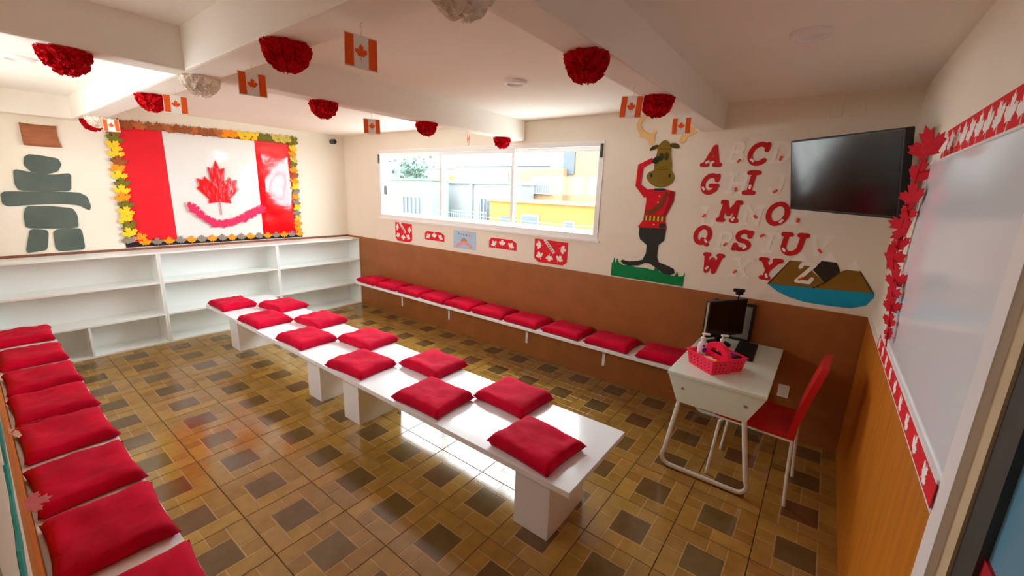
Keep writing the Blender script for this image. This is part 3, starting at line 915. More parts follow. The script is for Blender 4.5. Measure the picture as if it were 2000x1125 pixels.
# smiling garland in front of the display
sg = thing('leaf_garland', 'pink paper leaf garland curved like a smile under the maple leaf', 'garland', (.031, 0, 0), RS)
GP = leaf_mesh('leaf', M['garpink'], .03, False)
pts = [(-1.985, 1.475), (-1.955, 1.44), (-1.925, 1.40), (-1.89, 1.365), (-1.855, 1.33), (-1.82, 1.30), (-1.78, 1.28), (-1.74, 1.268), (-1.70, 1.262), (-1.66, 1.265), (-1.62, 1.275), (-1.58, 1.285), (-1.54, 1.295),
       (-1.50, 1.308), (-1.46, 1.325), (-1.42, 1.345), (-1.385, 1.365), (-1.35, 1.385), (-1.315, 1.40), (-1.285, 1.415), (-1.255, 1.43), (-1.225, 1.445)]
for k, (x, y) in enumerate(pts):
    link('leaf', GP, sg, (x, y, .001 * (k % 3)), (0, 0, rd.uniform(-1.5, 1.5)), (.125, .12, .15))
MB().tube([(x, y, -.001) for x, y in pts], .003, 6).build('cord', M['garpink'], sg)


# stone figure
def blob(poly, sub=3):
    """smooth closed outline by Chaikin corner cutting"""
    for _ in range(sub):
        q = []
        for i in range(len(poly)):
            a, b = poly[i], poly[(i + 1) % len(poly)]
            q += [(.75 * a[0] + .25 * b[0], .75 * a[1] + .25 * b[1]), (.25 * a[0] + .75 * b[0], .25 * a[1] + .75 * b[1])]
        poly = q
    return poly


ik = thing('stone_figure', 'grey cardboard stacked stone figure on the cream wall', 'wall cutout', (.0005, 0, 0), RS)
STONES = [[(-3.188, 1.923), (-3.154, 1.953), (-3.079, 1.948), (-2.972, 1.93), (-2.956, 1.875), (-2.991, 1.805), (-3.082, 1.771), (-3.163, 1.794), (-3.198, 1.852)],
          [(-3.268, 1.799), (-3.248, 1.813), (-3.097, 1.776), (-3.018, 1.778), (-2.919, 1.797), (-2.907, 1.775), (-2.928, 1.625), (-3.074, 1.617), (-3.262, 1.624), (-3.279, 1.68)],
          [(-3.375, 1.591), (-3.35, 1.615), (-3.151, 1.618), (-2.877, 1.617), (-2.822, 1.577), (-2.809, 1.481), (-2.826, 1.438), (-2.895, 1.491), (-3.01, 1.505), (-3.169, 1.498), (-3.349, 1.481), (-3.377, 1.505)],
          [(-3.25, 1.46), (-3.228, 1.485), (-3.077, 1.484), (-2.941, 1.464), (-2.917, 1.397), (-2.925, 1.277), (-2.995, 1.265), (-3.248, 1.279), (-3.271, 1.297), (-3.268, 1.393)],
          [(-3.25, 1.262), (-3.226, 1.272), (-3.142, 1.26), (-3.134, 1.227), (-3.166, 1.07), (-3.235, 1.058), (-3.293, 1.052), (-3.3, 1.075), (-3.265, 1.211)],
          [(-3.102, 1.261), (-2.918, 1.267), (-2.906, 1.227), (-2.908, 1.078), (-2.922, 1.052), (-3.092, 1.051), (-3.112, 1.083)]]
for k, pl in enumerate(STONES):
    P = []
    n_ = len(pl)
    for i in range(n_):
        a, b = pl[i], pl[(i + 1) % n_]
        P += [a, ((a[0] + b[0]) / 2, (a[1] + b[1]) / 2)]
    MB().prism([q for q in blob(P, 2)], 0, .006 + .001 * (k % 2)).build('stone', M['stone'], ik)
# curled kraft sign
kp = MB(); vs = []; fs = []
for i in range(9):
    for j in range(5):
        u = i / 8; v = j / 4
        vs.append((-3.172 + .228 * u + .012 * (1 - v) * u + .01 * math.sin(PI * v) * -(u > .9), 2.03 + .193 * v - .004 * math.sin(PI * u), .004 + .022 * (2 * u - 1) ** 4))
for i in range(8):
    for j in range(4):
        q = i * 5 + j; fs.append((q, q + 5, q + 6, q + 1))
ks = thing('paper_sign', 'brown kraft paper sheet above the stone figure', 'paper', (.0005, 0, 0), RS)
o = kp.add(vs, fs).build('sheet', M['kraft'], ks, smooth=True)
sd = o.modifiers.new('thick', 'SOLIDIFY'); sd.thickness = .002
# camera in the corner
sc_ = thing('security_camera', 'small black security camera in the corner near the ceiling', 'camera', (.0005, -.20, 2.39), RS)
MB().box(-.03, .03, -.03, .05, 0, .02).build('mount', M['alu'], sc_, bevel=.004)
MB().lathe([(.034, .02), (.036, .04), (.036, .10), (.030, .105)], 20).build('body', M['dark'], sc_, smooth=True)
MB().lathe([(.024, .105), (.020, .108)], 18).build('lens', M['screen'], sc_, smooth=True)

# alphabet letters ---------------------------------------------------------
def arc(cx, cy, rx, ry, a0, a1, n=10):
    return [(cx + rx * math.cos(math.radians(a0 + (a1 - a0) * k / n)), cy + ry * math.sin(math.radians(a0 + (a1 - a0) * k / n))) for k in range(n + 1)]


def serif(x, y, w=.34):
    return [(x - w / 2, y), (x + w / 2, y)]


LET = {
    'A': [[(.14, .08), (.52, .92), (.86, .08)], [(.28, .36), (.74, .36)], serif(.14, .06, .3), serif(.86, .06, .3)],
    'B': [[(.2, .06), (.2, .94)], [(.1, .94), (.5, .94)] + arc(.52, .73, .26, .21, 90, -90, 6) + [(.2, .52)], [(.5, .52)] + arc(.54, .28, .3, .22, 90, -90, 6) + [(.1, .06)]],
    'C': [arc(.52, .5, .42, .44, 42, 318, 16), [(.84, .92), (.84, .68)]],
    'D': [[(.2, .06), (.2, .94)], [(.08, .94), (.42, .94)] + arc(.42, .5, .45, .44, 90, -90, 10) + [(.08, .06)]],
    'G': [arc(.5, .5, .42, .44, 45, 330, 16), [(.84, .92), (.84, .70)], [(.55, .42), (.92, .42)], [(.84, .42), (.84, .2)]],
    'H': [[(.16, .06), (.16, .94)], [(.84, .06), (.84, .94)], [(.16, .5), (.84, .5)], serif(.16, .06), serif(.16, .94), serif(.84, .06), serif(.84, .94)],
    'I': [[(.5, .06), (.5, .94)], serif(.5, .06, .5), serif(.5, .94, .5)],
    'J': [[(.66, .94), (.66, .3)] + arc(.42, .3, .24, .24, 0, -180, 8), serif(.66, .94, .44)],
    'K': [[(.2, .06), (.2, .94)], [(.84, .92), (.24, .46)], [(.42, .58), (.86, .06)], serif(.2, .06), serif(.2, .94), serif(.84, .06), serif(.82, .94)],
    'L': [[(.26, .94), (.26, .06), (.86, .06), (.86, .3)], serif(.26, .94, .44)],
    'M': [[(.16, .06), (.2, .94), (.5, .36), (.82, .94), (.86, .06)], serif(.16, .06, .26), serif(.86, .06, .26), serif(.14, .94, .18), serif(.88, .94, .18)],
    'N': [[(.16, .06), (.16, .94), (.84, .06), (.84, .94)], serif(.16, .06), serif(.84, .94)],
    'O': [arc(.5, .5, .42, .45, 0, 360, 20)],
    'P': [[(.24, .06), (.24, .94), (.5, .94)] + arc(.54, .70, .3, .24, 90, -90, 8) + [(.24, .46)], serif(.24, .06, .4)],
    'Q': [arc(.5, .52, .42, .43, 0, 360, 20), [(.55, .3), (.88, .04)]],
    'R': [[(.22, .06), (.22, .94), (.5, .94)] + arc(.54, .71, .28, .23, 90, -90, 8) + [(.24, .48)], [(.5, .46), (.86, .06)], serif(.22, .06)],
    'S': [arc(.5, .71, .32, .23, 35, 270, 12) + arc(.5, .27, .36, .21, 90, -150, 12), [(.82, .92), (.80, .72)], [(.14, .06), (.17, .26)]],
    'T': [[(.5, .06), (.5, .94)], [(.1, .76), (.1, .94), (.9, .94), (.9, .76)], serif(.5, .06, .44)],
    'U': [[(.16, .94), (.16, .4)] + arc(.5, .4, .34, .34, 180, 360, 12) + [(.84, .94)], serif(.16, .94, .3), serif(.84, .94, .3)],
    'V': [[(.14, .94), (.5, .06), (.86, .94)], serif(.14, .94, .3), serif(.86, .94, .3)],
    'W': [[(.08, .94), (.28, .06), (.5, .72), (.72, .06), (.92, .94)], serif(.1, .94, .24), serif(.9, .94, .24)],
    'X': [[(.14, .06), (.86, .94)], [(.14, .94), (.86, .06)], serif(.14, .06, .3), serif(.86, .06, .3), serif(.14, .94, .3), serif(.86, .94, .3)],
    'Y': [[(.12, .94), (.5, .46), (.88, .94)], [(.5, .46), (.46, .06)], serif(.14, .94, .3), serif(.86, .94, .3), serif(.46, .06, .36)],
    'Z': [[(.14, .74), (.2, .92), (.8, .92), (.16, .08), (.8, .08), (.88, .26)]],
}
# ================================================================== WINDOW WALL DECORATION
def poster(lab, x0, x1, z0, z1, poly, m, group=None):
    t = thing('poster', lab, 'poster', (x0, -.0005, z0), RW, group)
    w, h = x1 - x0, z1 - z0
    MB().prism([(a * w, b * h) for a, b in poly], 0, .0025).build('sheet', m, t)
    return t, w, h


LW2 = leaf_mesh('leaf', M['whitepaper'], .01, True)
big = [(0, 1), (1, .97), (1, .14), (.88, 0), (.14, 0), (0, .16)]
small = [(.09, 1), (.84, 1), (1, .72), (1, 0), (0, 0), (0, .72)]
LABT = ['red octagon poster with five white leaves, nearer the bookcases', 'red octagon poster with five white leaves, nearer the moose']
for k, (x0, x1, z0, z1) in enumerate(((1.180, 1.530, 1.062, 1.315), (3.513, 3.912, 1.066, 1.310))):
    t, w, h = poster(LABT[k], x0, x1, z0, z1, big, M['redpaper'], 'red leaf posters under the window')
    for (u, v, a) in ((.14, .74, 1.5), (.86, .66, -1.7), (.17, .30, .4), (.48, .24, 3.1), (.78, .26, -.5)):
        link('leaf', LW2, t, (u * w, v * h, .0026), (0, 0, a), (.098, .088, .12))
    so = MB().box(-.088, .088, -.017, .017, 0, .002).build('white_strip', M['whitepaper'], t, label='white paper strip with small grey lettering')
    so.location = (.46 * w, .74 * h, .0028); so.rotation_euler = (0, 0, -.80)
    lines = []
    for q, chx in enumerate('CANADA'):
        lines += [[(-.066 + .024 * q + px * .017, -.010 + py * .02) for px, py in ln] for ln in LET[chx][:2]]
    MB().strokes(lines, .003, .002, .0024, 4).build('lettering', M['ink'], so)
LABT = ['small red poster with three white leaves, nearer the bookcases', 'small red poster with three white leaves, nearer the moose']
for k, (x0, x1, z0, z1) in enumerate(((1.79, 2.15, 1.135, 1.245), (2.885, 3.275, 1.150, 1.262))):
    t, w, h = poster(LABT[k], x0, x1, z0, z1, small, M['redpaper'], 'red leaf posters under the window')
    for (u, v, a) in ((.19, .42, .6), (.49, .58, 0), (.81, .42, -.5)):
        link('leaf', LW2, t, (u * w, v * h, .0026), (0, 0, a), (.10, .085, .12))
t, w, h = poster('pale blue poster with a pink ribbon crest under the window', 2.312, 2.680, 1.085, 1.300, [(0, 0), (1, 0), (1, 1), (0, 1)], M['skyblue'])
rib = [(-.135, -.035), (-.10, .0), (-.05, .022), (0, .028), (.05, .022), (.10, .0), (.135, -.035), (.115, -.055), (.08, -.03), (.04, -.012), (0, -.008), (-.04, -.012), (-.08, -.03), (-.115, -.055)]
MB().prism([(x + .48 * w, y + .30 * h) for x, y in rib], .0026, .0034).build('ribbon', M['crestpink'], t)
MB().prism([(.48 * w + .052 * math.cos(a), .40 * h + .046 * math.sin(a)) for a in [PI * q / 12 for q in range(13)]], .0026, .0032).build('mound', M['crestbrown'], t)
for k, (u, v, s) in enumerate(((.24, .82, .010), (.36, .80, .013), (.47, .80, .010), (.58, .78, .012), (.72, .76, .02))):
    MB().prism([(u * w + s * math.cos(a), v * h + s * math.sin(a)) for a in [2 * PI * q / 7 for q in range(7)]], .0026, .0032).build('motif', M['crestpink'] if k in (1, 4) else M['ink'], t)

LPOS = dict(A=(5.140, 2.107, .125, .155), C=(5.449, 2.113, .135, .155), G=(5.148, 1.893, .125, .15), I=(5.432, 1.907, .12, .165), M=(5.312, 1.690, .135, .155), O=(5.634, 1.690, .135, .16),
            Q=(5.144, 1.488, .125, .15), S=(5.437, 1.476, .13, .155), U=(5.757, 1.480, .145, .155), W=(5.242, 1.272, .125, .155), Y=(5.636, 1.281, .125, .155),
            B=(5.306, 2.126, .12, .15), D=(5.593, 2.119, .13, .15), H=(5.342, 1.902, .13, .15), J=(5.602, 1.899, .12, .15), L=(5.167, 1.640, .12, .15), N=(5.475, 1.672, .13, .15),
            P=(5.770, 1.697, .12, .15), R=(5.309, 1.460, .12, .15), T=(5.615, 1.480, .13, .15), V=(5.915, 1.485, .13, .15), X=(5.458, 1.266, .125, .15), Z=(5.871, 1.285, .12, .155))
TAGP = dict(A=(-.035, -.048, .5), C=(-.035, -.045, 2.4), G=(-.045, -.035, 2.2), I=(-.005, -.03, 1.5), M=(.035, -.055, 1.2), O=(.03, -.05, .9), Q=(.03, -.04, 2.3), S=(.02, -.05, .9), U=(-.045, -.045, 2.2),
            W=(-.03, -.04, 1.0), Y=(-.005, -.05, 1.9), B=(.02, -.06, .9), D=(0, -.04, 1.4), H=(-.008, -.046, 1.8), J=(-.008, -.05, .7), L=(-.032, .005, .9), N=(.02, -.012, 2.3),
            P=(-.007, -.045, 1.4), R=(.01, -.026, 1.0), T=(-.055, .045, .6), V=(.01, -.035, 2.2), X=(-.04, -.036, .9), Z=(-.025, -.045, .7))
RED = set('ACGIMOQSUWY')
for chx, (x, z, w, h) in LPOS.items():
    red = chx in RED
    y = -.0065 if chx == 'Z' else -.0005
    t = thing('wall_letter', f'{"red" if red else "white"} cardboard letter {chx} on the cream wall', 'letter', (x, y, z), RW, 'alphabet letters')
    sl = .12
    lines = [[((px - .5) * w + (py - .5) * h * sl, (py - .5) * h) for px, py in ln] for ln in LET[chx]]
    MB().strokes(lines, 0.034 if red else .026, 0, .004 if red else .0025).build('letter_shape', M['letterred'] if red else mat('pale_card', (244, 238, 226), .75, .2), t)
    a, b, r_ = TAGP[chx]
    o = MB().box(-.016, .016, -.008, .008, .0056, .0072).build('tape', M['whitepaper'] if red else M['tag'], t)
    o.location = (a, b, 0); o.rotation_euler = (0, 0, r_)

# mountain lake picture -----------------------------------------------------
mt = thing('mountain_cutout', 'paper cutout of brown mountains over a blue lake', 'wall cutout', (0, -.0005, 0), RW)
MB().prism([(5.652, 1.168), (5.765, 1.362), (5.868, 1.362), (5.905, 1.300), (5.94, 1.272), (5.985, 1.232), (5.938, 1.188), (5.93, 1.18)], 0, .003).build('hill', M['hill'], mt)
MB().prism([(5.925, 1.184), (5.99, 1.232), (6.055, 1.315), (6.088, 1.338), (6.163, 1.338), (6.256, 1.200)], .0002, .0034).build('hill', M['hill'], mt)
MB().prism([(5.905, 1.315), (5.946, 1.382), (6.030, 1.380), (6.058, 1.328), (5.987, 1.231), (5.945, 1.275)], .0004, .0042).build('rock_peak', M['rock'], mt)
MB().prism([(5.770, 1.366), (5.83, 1.44), (5.866, 1.366)], 0, .002).build('snow_cap', M['whitepaper'], mt)
MB().prism([(5.95, 1.386), (5.985, 1.46), (6.028, 1.384)], 0, .002).build('snow_cap', M['whitepaper'], mt)
MB().prism([(6.092, 1.342), (6.125, 1.42), (6.16, 1.342)], 0, .002).build('snow_cap', M['whitepaper'], mt)
lk = [(5.650, 1.170), (5.95, 1.184), (6.262, 1.203), (6.262, 1.175), (6.235, 1.115), (6.156, 1.078), (6.043, 1.074), (5.95, 1.073), (5.89, 1.075), (5.80, 1.092), (5.72, 1.122)]
MB().prism(lk, .0003, .0046).build('lake', M['lake'], mt)
for a, b in (((5.65, 1.17), (5.765, 1.362)), ((5.93, 1.184), (5.99, 1.232)), ((5.99, 1.232), (6.06, 1.32)), ((6.163, 1.338), (6.256, 1.203))):
    MB().strokes([[a, b]], .006, .003, .0052).build('outline', M['rock'], mt)

# moose and grass -----------------------------------------------------------
gr = thing('grass_cutout', 'green paper grass tuft under the moose', 'wall cutout', (0, -.0005, 0), RW)
gp_ = [(4.391, 1.046), (5.044, 1.046), (5.048, 1.165), (5.035, 1.135), (5.0, 1.125), (4.985, 1.165), (4.965, 1.125), (4.93, 1.125), (4.905, 1.17), (4.89, 1.135), (4.86, 1.16), (4.84, 1.14), (4.80, 1.19), (4.785, 1.15), (4.70, 1.16),
       (4.62, 1.155), (4.56, 1.165), (4.50, 1.16), (4.46, 1.175), (4.438, 1.215), (4.425, 1.165), (4.41, 1.22), (4.398, 1.165), (4.390, 1.17)]
MB().prism(gp_, 0, .003).build('grass_shape', M['green'], gr)
ms = thing('moose_cutout', 'paper moose in a red tunic saluting on the cream wall', 'wall cutout', (0, -.004, 0), RW)
def mp(name, poly, z, m, sm=0, th=.003):
    return MB().prism(blob(poly, sm) if sm else poly, z, z + th).build(name, m, ms)


mp('boot', [(4.70, 1.36), (4.80, 1.36), (4.80, 1.27), (4.82, 1.225), (4.90, 1.205), (4.955, 1.185), (4.965, 1.15), (4.93, 1.128), (4.87, 1.135), (4.80, 1.175), (4.745, 1.205), (4.70, 1.205), (4.65, 1.175), (4.56, 1.16), (4.50, 1.17), (4.475, 1.19), (4.49, 1.208), (4.55, 1.20), (4.62, 1.212), (4.675, 1.23), (4.70, 1.29)], 0, M['charcoal'])
mp('trousers', [(4.615, 1.53), (4.85, 1.535), (4.845, 1.42), (4.80, 1.375), (4.79, 1.34), (4.705, 1.335), (4.70, 1.365), (4.635, 1.41), (4.62, 1.45)], .0005, M['charcoal'])
mp('tunic', [(4.645, 1.835), (4.70, 1.845), (4.80, 1.845), (4.875, 1.83), (4.878, 1.78), (4.83, 1.64), (4.835, 1.58), (4.855, 1.52), (4.60, 1.512), (4.645, 1.58), (4.648, 1.63), (4.655, 1.75)], .001, M['tunic'])
mp('raised_arm', [(4.66, 1.775), (4.70, 1.835), (4.65, 1.84), (4.59, 1.88), (4.598, 2.02), (4.68, 2.065), (4.665, 2.10), (4.55, 2.045), (4.545, 1.865), (4.63, 1.77)], .0015, M['tunic'])
mp('side_arm', [(4.845, 1.83), (4.885, 1.825), (4.885, 1.75), (4.84, 1.635), (4.82, 1.60), (4.81, 1.63), (4.842, 1.74)], .002, mat('tunic_dark', (168, 14, 30), .7, .2, var=.05, scale=8))
mp('sash', [(4.805, 1.82), (4.842, 1.815), (4.80, 1.70), (4.74, 1.64), (4.655, 1.625), (4.652, 1.655), (4.72, 1.68), (4.775, 1.74)], .0025, M['sash'])
mp('belt', [(4.648, 1.615), (4.832, 1.625), (4.832, 1.583), (4.648, 1.572)], .0024, M['sash'])
for k in range(5):
    mp('cartridge', [(4.665 + .034 * k, 1.577), (4.679 + .034 * k, 1.577), (4.679 + .034 * k, 1.618), (4.665 + .034 * k, 1.618)], .0055, M['gold'], th=.001)
for x, z in ((4.765, 1.785), (4.757, 1.735), (4.750, 1.685), (4.742, 1.548)):
    mp('button', [(x + .007 * math.cos(a), z + .007 * math.sin(a)) for a in [2 * PI * q / 8 for q in range(8)]], .0042, M['gold'], th=.001)
mp('collar', [(4.715, 1.85), (4.80, 1.85), (4.805, 1.83), (4.71, 1.83)], .003, M['charcoal'])
mp('glove', blob([(4.665, 2.06), (4.68, 2.10), (4.73, 2.115), (4.735, 2.08), (4.71, 2.045)], 2), .0062, M['charcoal'])
mp('glove', blob([(4.79, 1.56), (4.83, 1.565), (4.85, 1.545), (4.83, 1.52), (4.79, 1.525)], 2), .0056, M['charcoal'])
mp('antler', blob([(4.625, 2.205), (4.67, 2.205), (4.665, 2.28), (4.685, 2.315), (4.665, 2.32), (4.64, 2.29), (4.58, 2.315), (4.545, 2.345), (4.54, 2.38), (4.56, 2.42), (4.605, 2.43), (4.60, 2.455), (4.54, 2.45), (4.505, 2.40), (4.505, 2.34), (4.54, 2.29), (4.535, 2.265), (4.60, 2.265)], 1), .0, M['antler'])
mp('antler', blob([(4.865, 2.21), (4.92, 2.215), (4.925, 2.255), (4.985, 2.275), (5.005, 2.30), (4.96, 2.298), (5.0, 2.335), (4.985, 2.352), (4.93, 2.315), (4.905, 2.33), (4.88, 2.34), (4.89, 2.29)], 1), .0, M['antler'])
mp('ear', blob([(4.72, 2.20), (4.68, 2.205), (4.64, 2.18), (4.635, 2.155), (4.66, 2.16), (4.70, 2.175)], 2), .001, M['moosedk'])
mp('ear', blob([(4.80, 2.205), (4.83, 2.215), (4.87, 2.20), (4.885, 2.175), (4.86, 2.165), (4.81, 2.18)], 2), .001, M['moosedk'])
mp('head', [(4.705, 2.19), (4.73, 2.225), (4.755, 2.24), (4.79, 2.22), (4.81, 2.19), (4.818, 2.11), (4.835, 2.05), (4.835, 1.99), (4.862, 1.965), (4.868, 1.925), (4.845, 1.885), (4.79, 1.86), (4.75, 1.855), (4.70, 1.87), (4.655, 1.905), (4.63, 1.945), (4.65, 1.985), (4.695, 1.995), (4.69, 2.05), (4.70, 2.12)], .003, M['moose'], 1)
for x, z in ((4.742, 2.105), (4.785, 2.108)):
    mp('eye', [(x + .021 * math.cos(a), z + .033 * math.sin(a)) for a in [2 * PI * q / 12 for q in range(12)]], .0062, M['moosedk'], th=.0006)
    mp('eye', [(x + .004 + .009 * math.cos(a), z - .008 + .018 * math.sin(a)) for a in [2 * PI * q / 10 for q in range(10)]], .007, M['charcoal'], th=.0006)
for x, z in ((4.675, 1.955), (4.828, 1.955)):
    mp('nostril', [(x + .010 * math.cos(a), z + .017 * math.sin(a)) for a in [2 * PI * q / 10 for q in range(10)]], .0062, M['charcoal'], th=.0006)
MB().strokes([[(4.72, 2.165), (4.76, 2.17), (4.81, 2.165)], [(4.725, 2.03), (4.76, 2.022), (4.80, 2.03)], [(4.72, 2.01), (4.76, 2.0), (4.805, 2.01)]], .004, .0062, .0068).build('crease', M['moosedk'], ms)

# ================================================================== CEILING DECORATION
def downlight(x, y, lab):
    t = thing('downlight', lab, 'ceiling light', (x, y, ZC - .0005), group='recessed ceiling lights')
    MB().lathe([(.050, -.008), (.054, -.020), (.066, -.020), (.078, -.010), (.080, 0)], 32).build('rim', M['alu'], t, smooth=True)
    MB().lathe([(.02, -.0075), (.0495, -.0065), (.0495, -.002)], 32).build('lens', M['lens'], t, smooth=True)


downlight(4.150, -1.276, 'round recessed ceiling light in the bay above the window')
downlight(5.748, -1.297, 'round recessed ceiling light in the bay near the television')
downlight(1.75, -1.30, 'round recessed ceiling light in the bay near the flag display')
downlight(1.75, -3.25, 'round recessed ceiling light in the bay above the bench opposite the window')


def pompom_mesh(name, m, seed):
    rd = random.Random(seed); vs = []; fs = []; seg = 60; rows = 9
    for i in range(rows + 1):
        th = (PI / 2) * i / rows
        for k in range(seg):
            a = 2 * PI * k / seg
            ruf = 1 + .10 * math.sin(a * 10 + i * 1.9) + rd.uniform(-.07, .07)
            ruf = 1 + (ruf - 1) * (math.cos(th) * .9 + .1)
            r = math.cos(th) * ruf * (1.0 if i else .9)
            vs.append((r * math.cos(a), r * math.sin(a), -math.sin(th) * (1 + rd.uniform(-.06, .06)) if i else 0))
    for i in range(rows):
        for k in range(seg):
            fs.append((i * seg + k, (i + 1) * seg + k, (i + 1) * seg + (k + 1) % seg, i * seg + (k + 1) % seg))
    fs.append(tuple(range(seg)))
    # loose petals standing off the dome
    for q in range(170):
        th = math.acos(rd.uniform(.02, .98)) ; th = PI / 2 - th; a = rd.uniform(0, 2 * PI)
        n = Vector((math.cos(th) * math.cos(a), math.cos(th) * math.sin(a), -math.sin(th)))
        u = n.cross(Vector((0, 0, 1))); u = u.normalized() if u.length > .01 else Vector((1, 0, 0)); w = n.cross(u)
        ang_ = rd.uniform(0, PI); u, w = u * math.cos(ang_) + w * math.sin(ang_), w * math.cos(ang_) - u * math.sin(ang_)
        s = rd.uniform(.13, .22); o = len(vs); c = n * rd.uniform(.93, 1.0)
        pts_ = [c - u * s, c + u * s, c + u * s * .8 + n * .13 + w * .08, c + n * .17 + w * .02, c - u * s * .8 + n * .12 + w * .10]
        for p in pts_:
            vs.append((p.x, p.y, min(p.z, -.005)))
        fs.append((o, o + 1, o + 2, o + 3, o + 4))
    me = bpy.data.meshes.new(name); me.from_pydata(vs, [], fs); me.materials.append(m); me.update()
    return me


PR = [pompom_mesh('pompom', M['tissue_red'], s) for s in (1, 2)]
PW = pompom_mesh('pompom', M['tissue_white'], 5)
POMS = [(3.262, -3.245, 'red tissue pompom under the beam above the bench opposite the window'),
        (4.200, -2.772, 'red tissue pompom on the girder between the two beams'),
        (3.262, -2.11, 'red tissue pompom on the beam over the window panes, nearest the girder'),
        (3.260, -1.255, 'red tissue pompom on the beam over the window panes, middle one'),
        (3.258, -.285, 'red tissue pompom on the beam over the window panes, nearest the window'),
        (5.115, -2.10, 'red tissue pompom on the beam above the letters, nearer the girder'),
        (5.115, -1.30, 'red tissue pompom on the beam above the letters, nearer the window'),
        (2.405, -2.765, 'red tissue pompom on the girder between the flag wall and the beam'),
        (.32, -2.735, 'red tissue pompom on the girder end beside the flag wall')]
for k, (x, y, lab) in enumerate(POMS):
    o = link('pompom', PR[k % 2], None, (x, y, ZB - .0005), (0, 0, k * 1.3), (.079, .079, .094))
    tag(o, lab, 'pompom', 'red tissue pompoms')
for k, (x, y, lab) in enumerate(((5.115, -2.77, 'white tissue pompom where the girder meets the beam above the letters'), (3.25, -2.765, 'white tissue pompom where the girder meets the beam over the panes'), (.66, -2.75, 'white tissue pompom on the girder near the flag wall'))):
    o = link('pompom', PW, None, (x, y, ZB - .0005), (0, 0, k), (.082, .082, .085))
    tag(o, lab, 'pompom', 'white tissue pompoms')

FL = leaf_mesh('leaf', M['orangepaper'], .01, True)
FW, FH = .112, .100
fsheet = MB().box(-FW / 2, FW / 2, -.0006, .0006, -FH, 0).mesh('sheet', M['whitepaper'])
fstr = MB().box(-.014, .014, -.0005, .0005, -.046, .046).mesh('stripe', M['orangepaper'])


def paper_flag(x, y, ztop, yaw_, lab, roll_=0.0, sc_=1.0):
    t = thing('paper_flag', lab, 'flag', (x, y, ztop), (0, roll_, yaw_), 'paper flags hanging from the beams')
    t.scale = (sc_, 1, sc_)
    link('sheet', fsheet, t)
    for sx in (-1, 1):
        for sy in (-1, 1):
            if sy < 0:
                link('stripe', fstr, t, (sx * .039, -.0014, -.05))
    link('leaf', FL, t, (0, -.0008, -.05), RW, (.045, .05, .05))
    d = ZB - ztop
    MB().tube([(0, 0, -.004), (.004, 0, d * .4), (-.002, 0, d * .7), (.006, 0, d - .001)], .0012, 6).build('string', M['string'], t)


def facing(x, y, extra=0.0):
    # the printed side (-y) looks toward the door side of the room
    return math.atan2(-3.616 - y, 5.937 - x) + PI / 2 + math.radians(extra)


for (x, y, zt, ex, lab, rl) in (
        (4.646, -2.749, 2.246, 25, 'paper maple leaf flag on the girder, nearest the whiteboard', .02),
        (3.753, -2.72, 2.258, 8, 'paper maple leaf flag on the girder, just before the beam over the panes', .0),
        (2.80, -2.755, 2.250, 0, 'paper maple leaf flag on the girder, next to a red pompom', .03),
        (.98, -2.727, 2.250, -25, 'paper maple leaf flag on the girder, beside the flag display', .0),
        (3.26, -1.76, 2.240, 5, 'paper maple leaf flag on the beam over the panes, between two red pompoms', -.02),
        (5.103, -1.60, 2.240, -25, 'paper maple leaf flag on the beam above the letters, between two red pompoms', .08),
        (5.105, -.80, 2.266, -8, 'paper maple leaf flag in front of the moose antler', -.03),
        (3.215, -.72, 2.276, 80, 'paper maple leaf flag turned edge-on before the window', .2)):
    paper_flag(x, y, zt, facing(x, y, ex), lab, rl)

# ================================================================== BENCH WALL DECORATION
te = thing('paper_strip', 'wavy teal paper strip on the wall by the doorway', 'wall cutout', (0, -D + .0005, 0), RF)
up = []; lo = []
for k in range(24):
    x = 3.4 + 1.95 * k / 23; z = 1.085 + .18 * ((x - 3.4) / 1.95) ** 1.5 + .01 * math.sin(k * 1.9)
    up.append((-x, z + .05 + .012 * math.sin(k * 2.7))); lo.append((-x, z))
MB().prism(up + lo[::-1], 0, .003).build('strip', M['teal'], te)
pk = thing('paper_leaf', 'pale pink paper leaf stuck on the wainscot edge by the doorway', 'wall cutout', (4.36, -D + .010, .92), (.25, .1, 1.2))
PLm = leaf_mesh('leaf', M['palepink'], .02, True)
link('leaf_shape', PLm, pk, (0, .0, 0), (0, 0, -1.2), (.08, .07, .05)).location = (.015, -.004, 0)
pk2 = thing('paper_scrap', 'white paper scrap with pink string on the wainscot', 'wall cutout', (3.72, -D + .007, .86), (.2, 0, .3))
MB().prism([(-.05, 0), (.06, .0), (.05, .012), (.01, .02), (-.04, .014)], 0, .002).build('scrap', M['whitepaper'], pk2)
MB().tube([(0, .006, .003), (.1, .006, .06), (.25, .008, .12), (.45, .008, .2)], .0015, 6).build('string', M['garpink'], pk2)

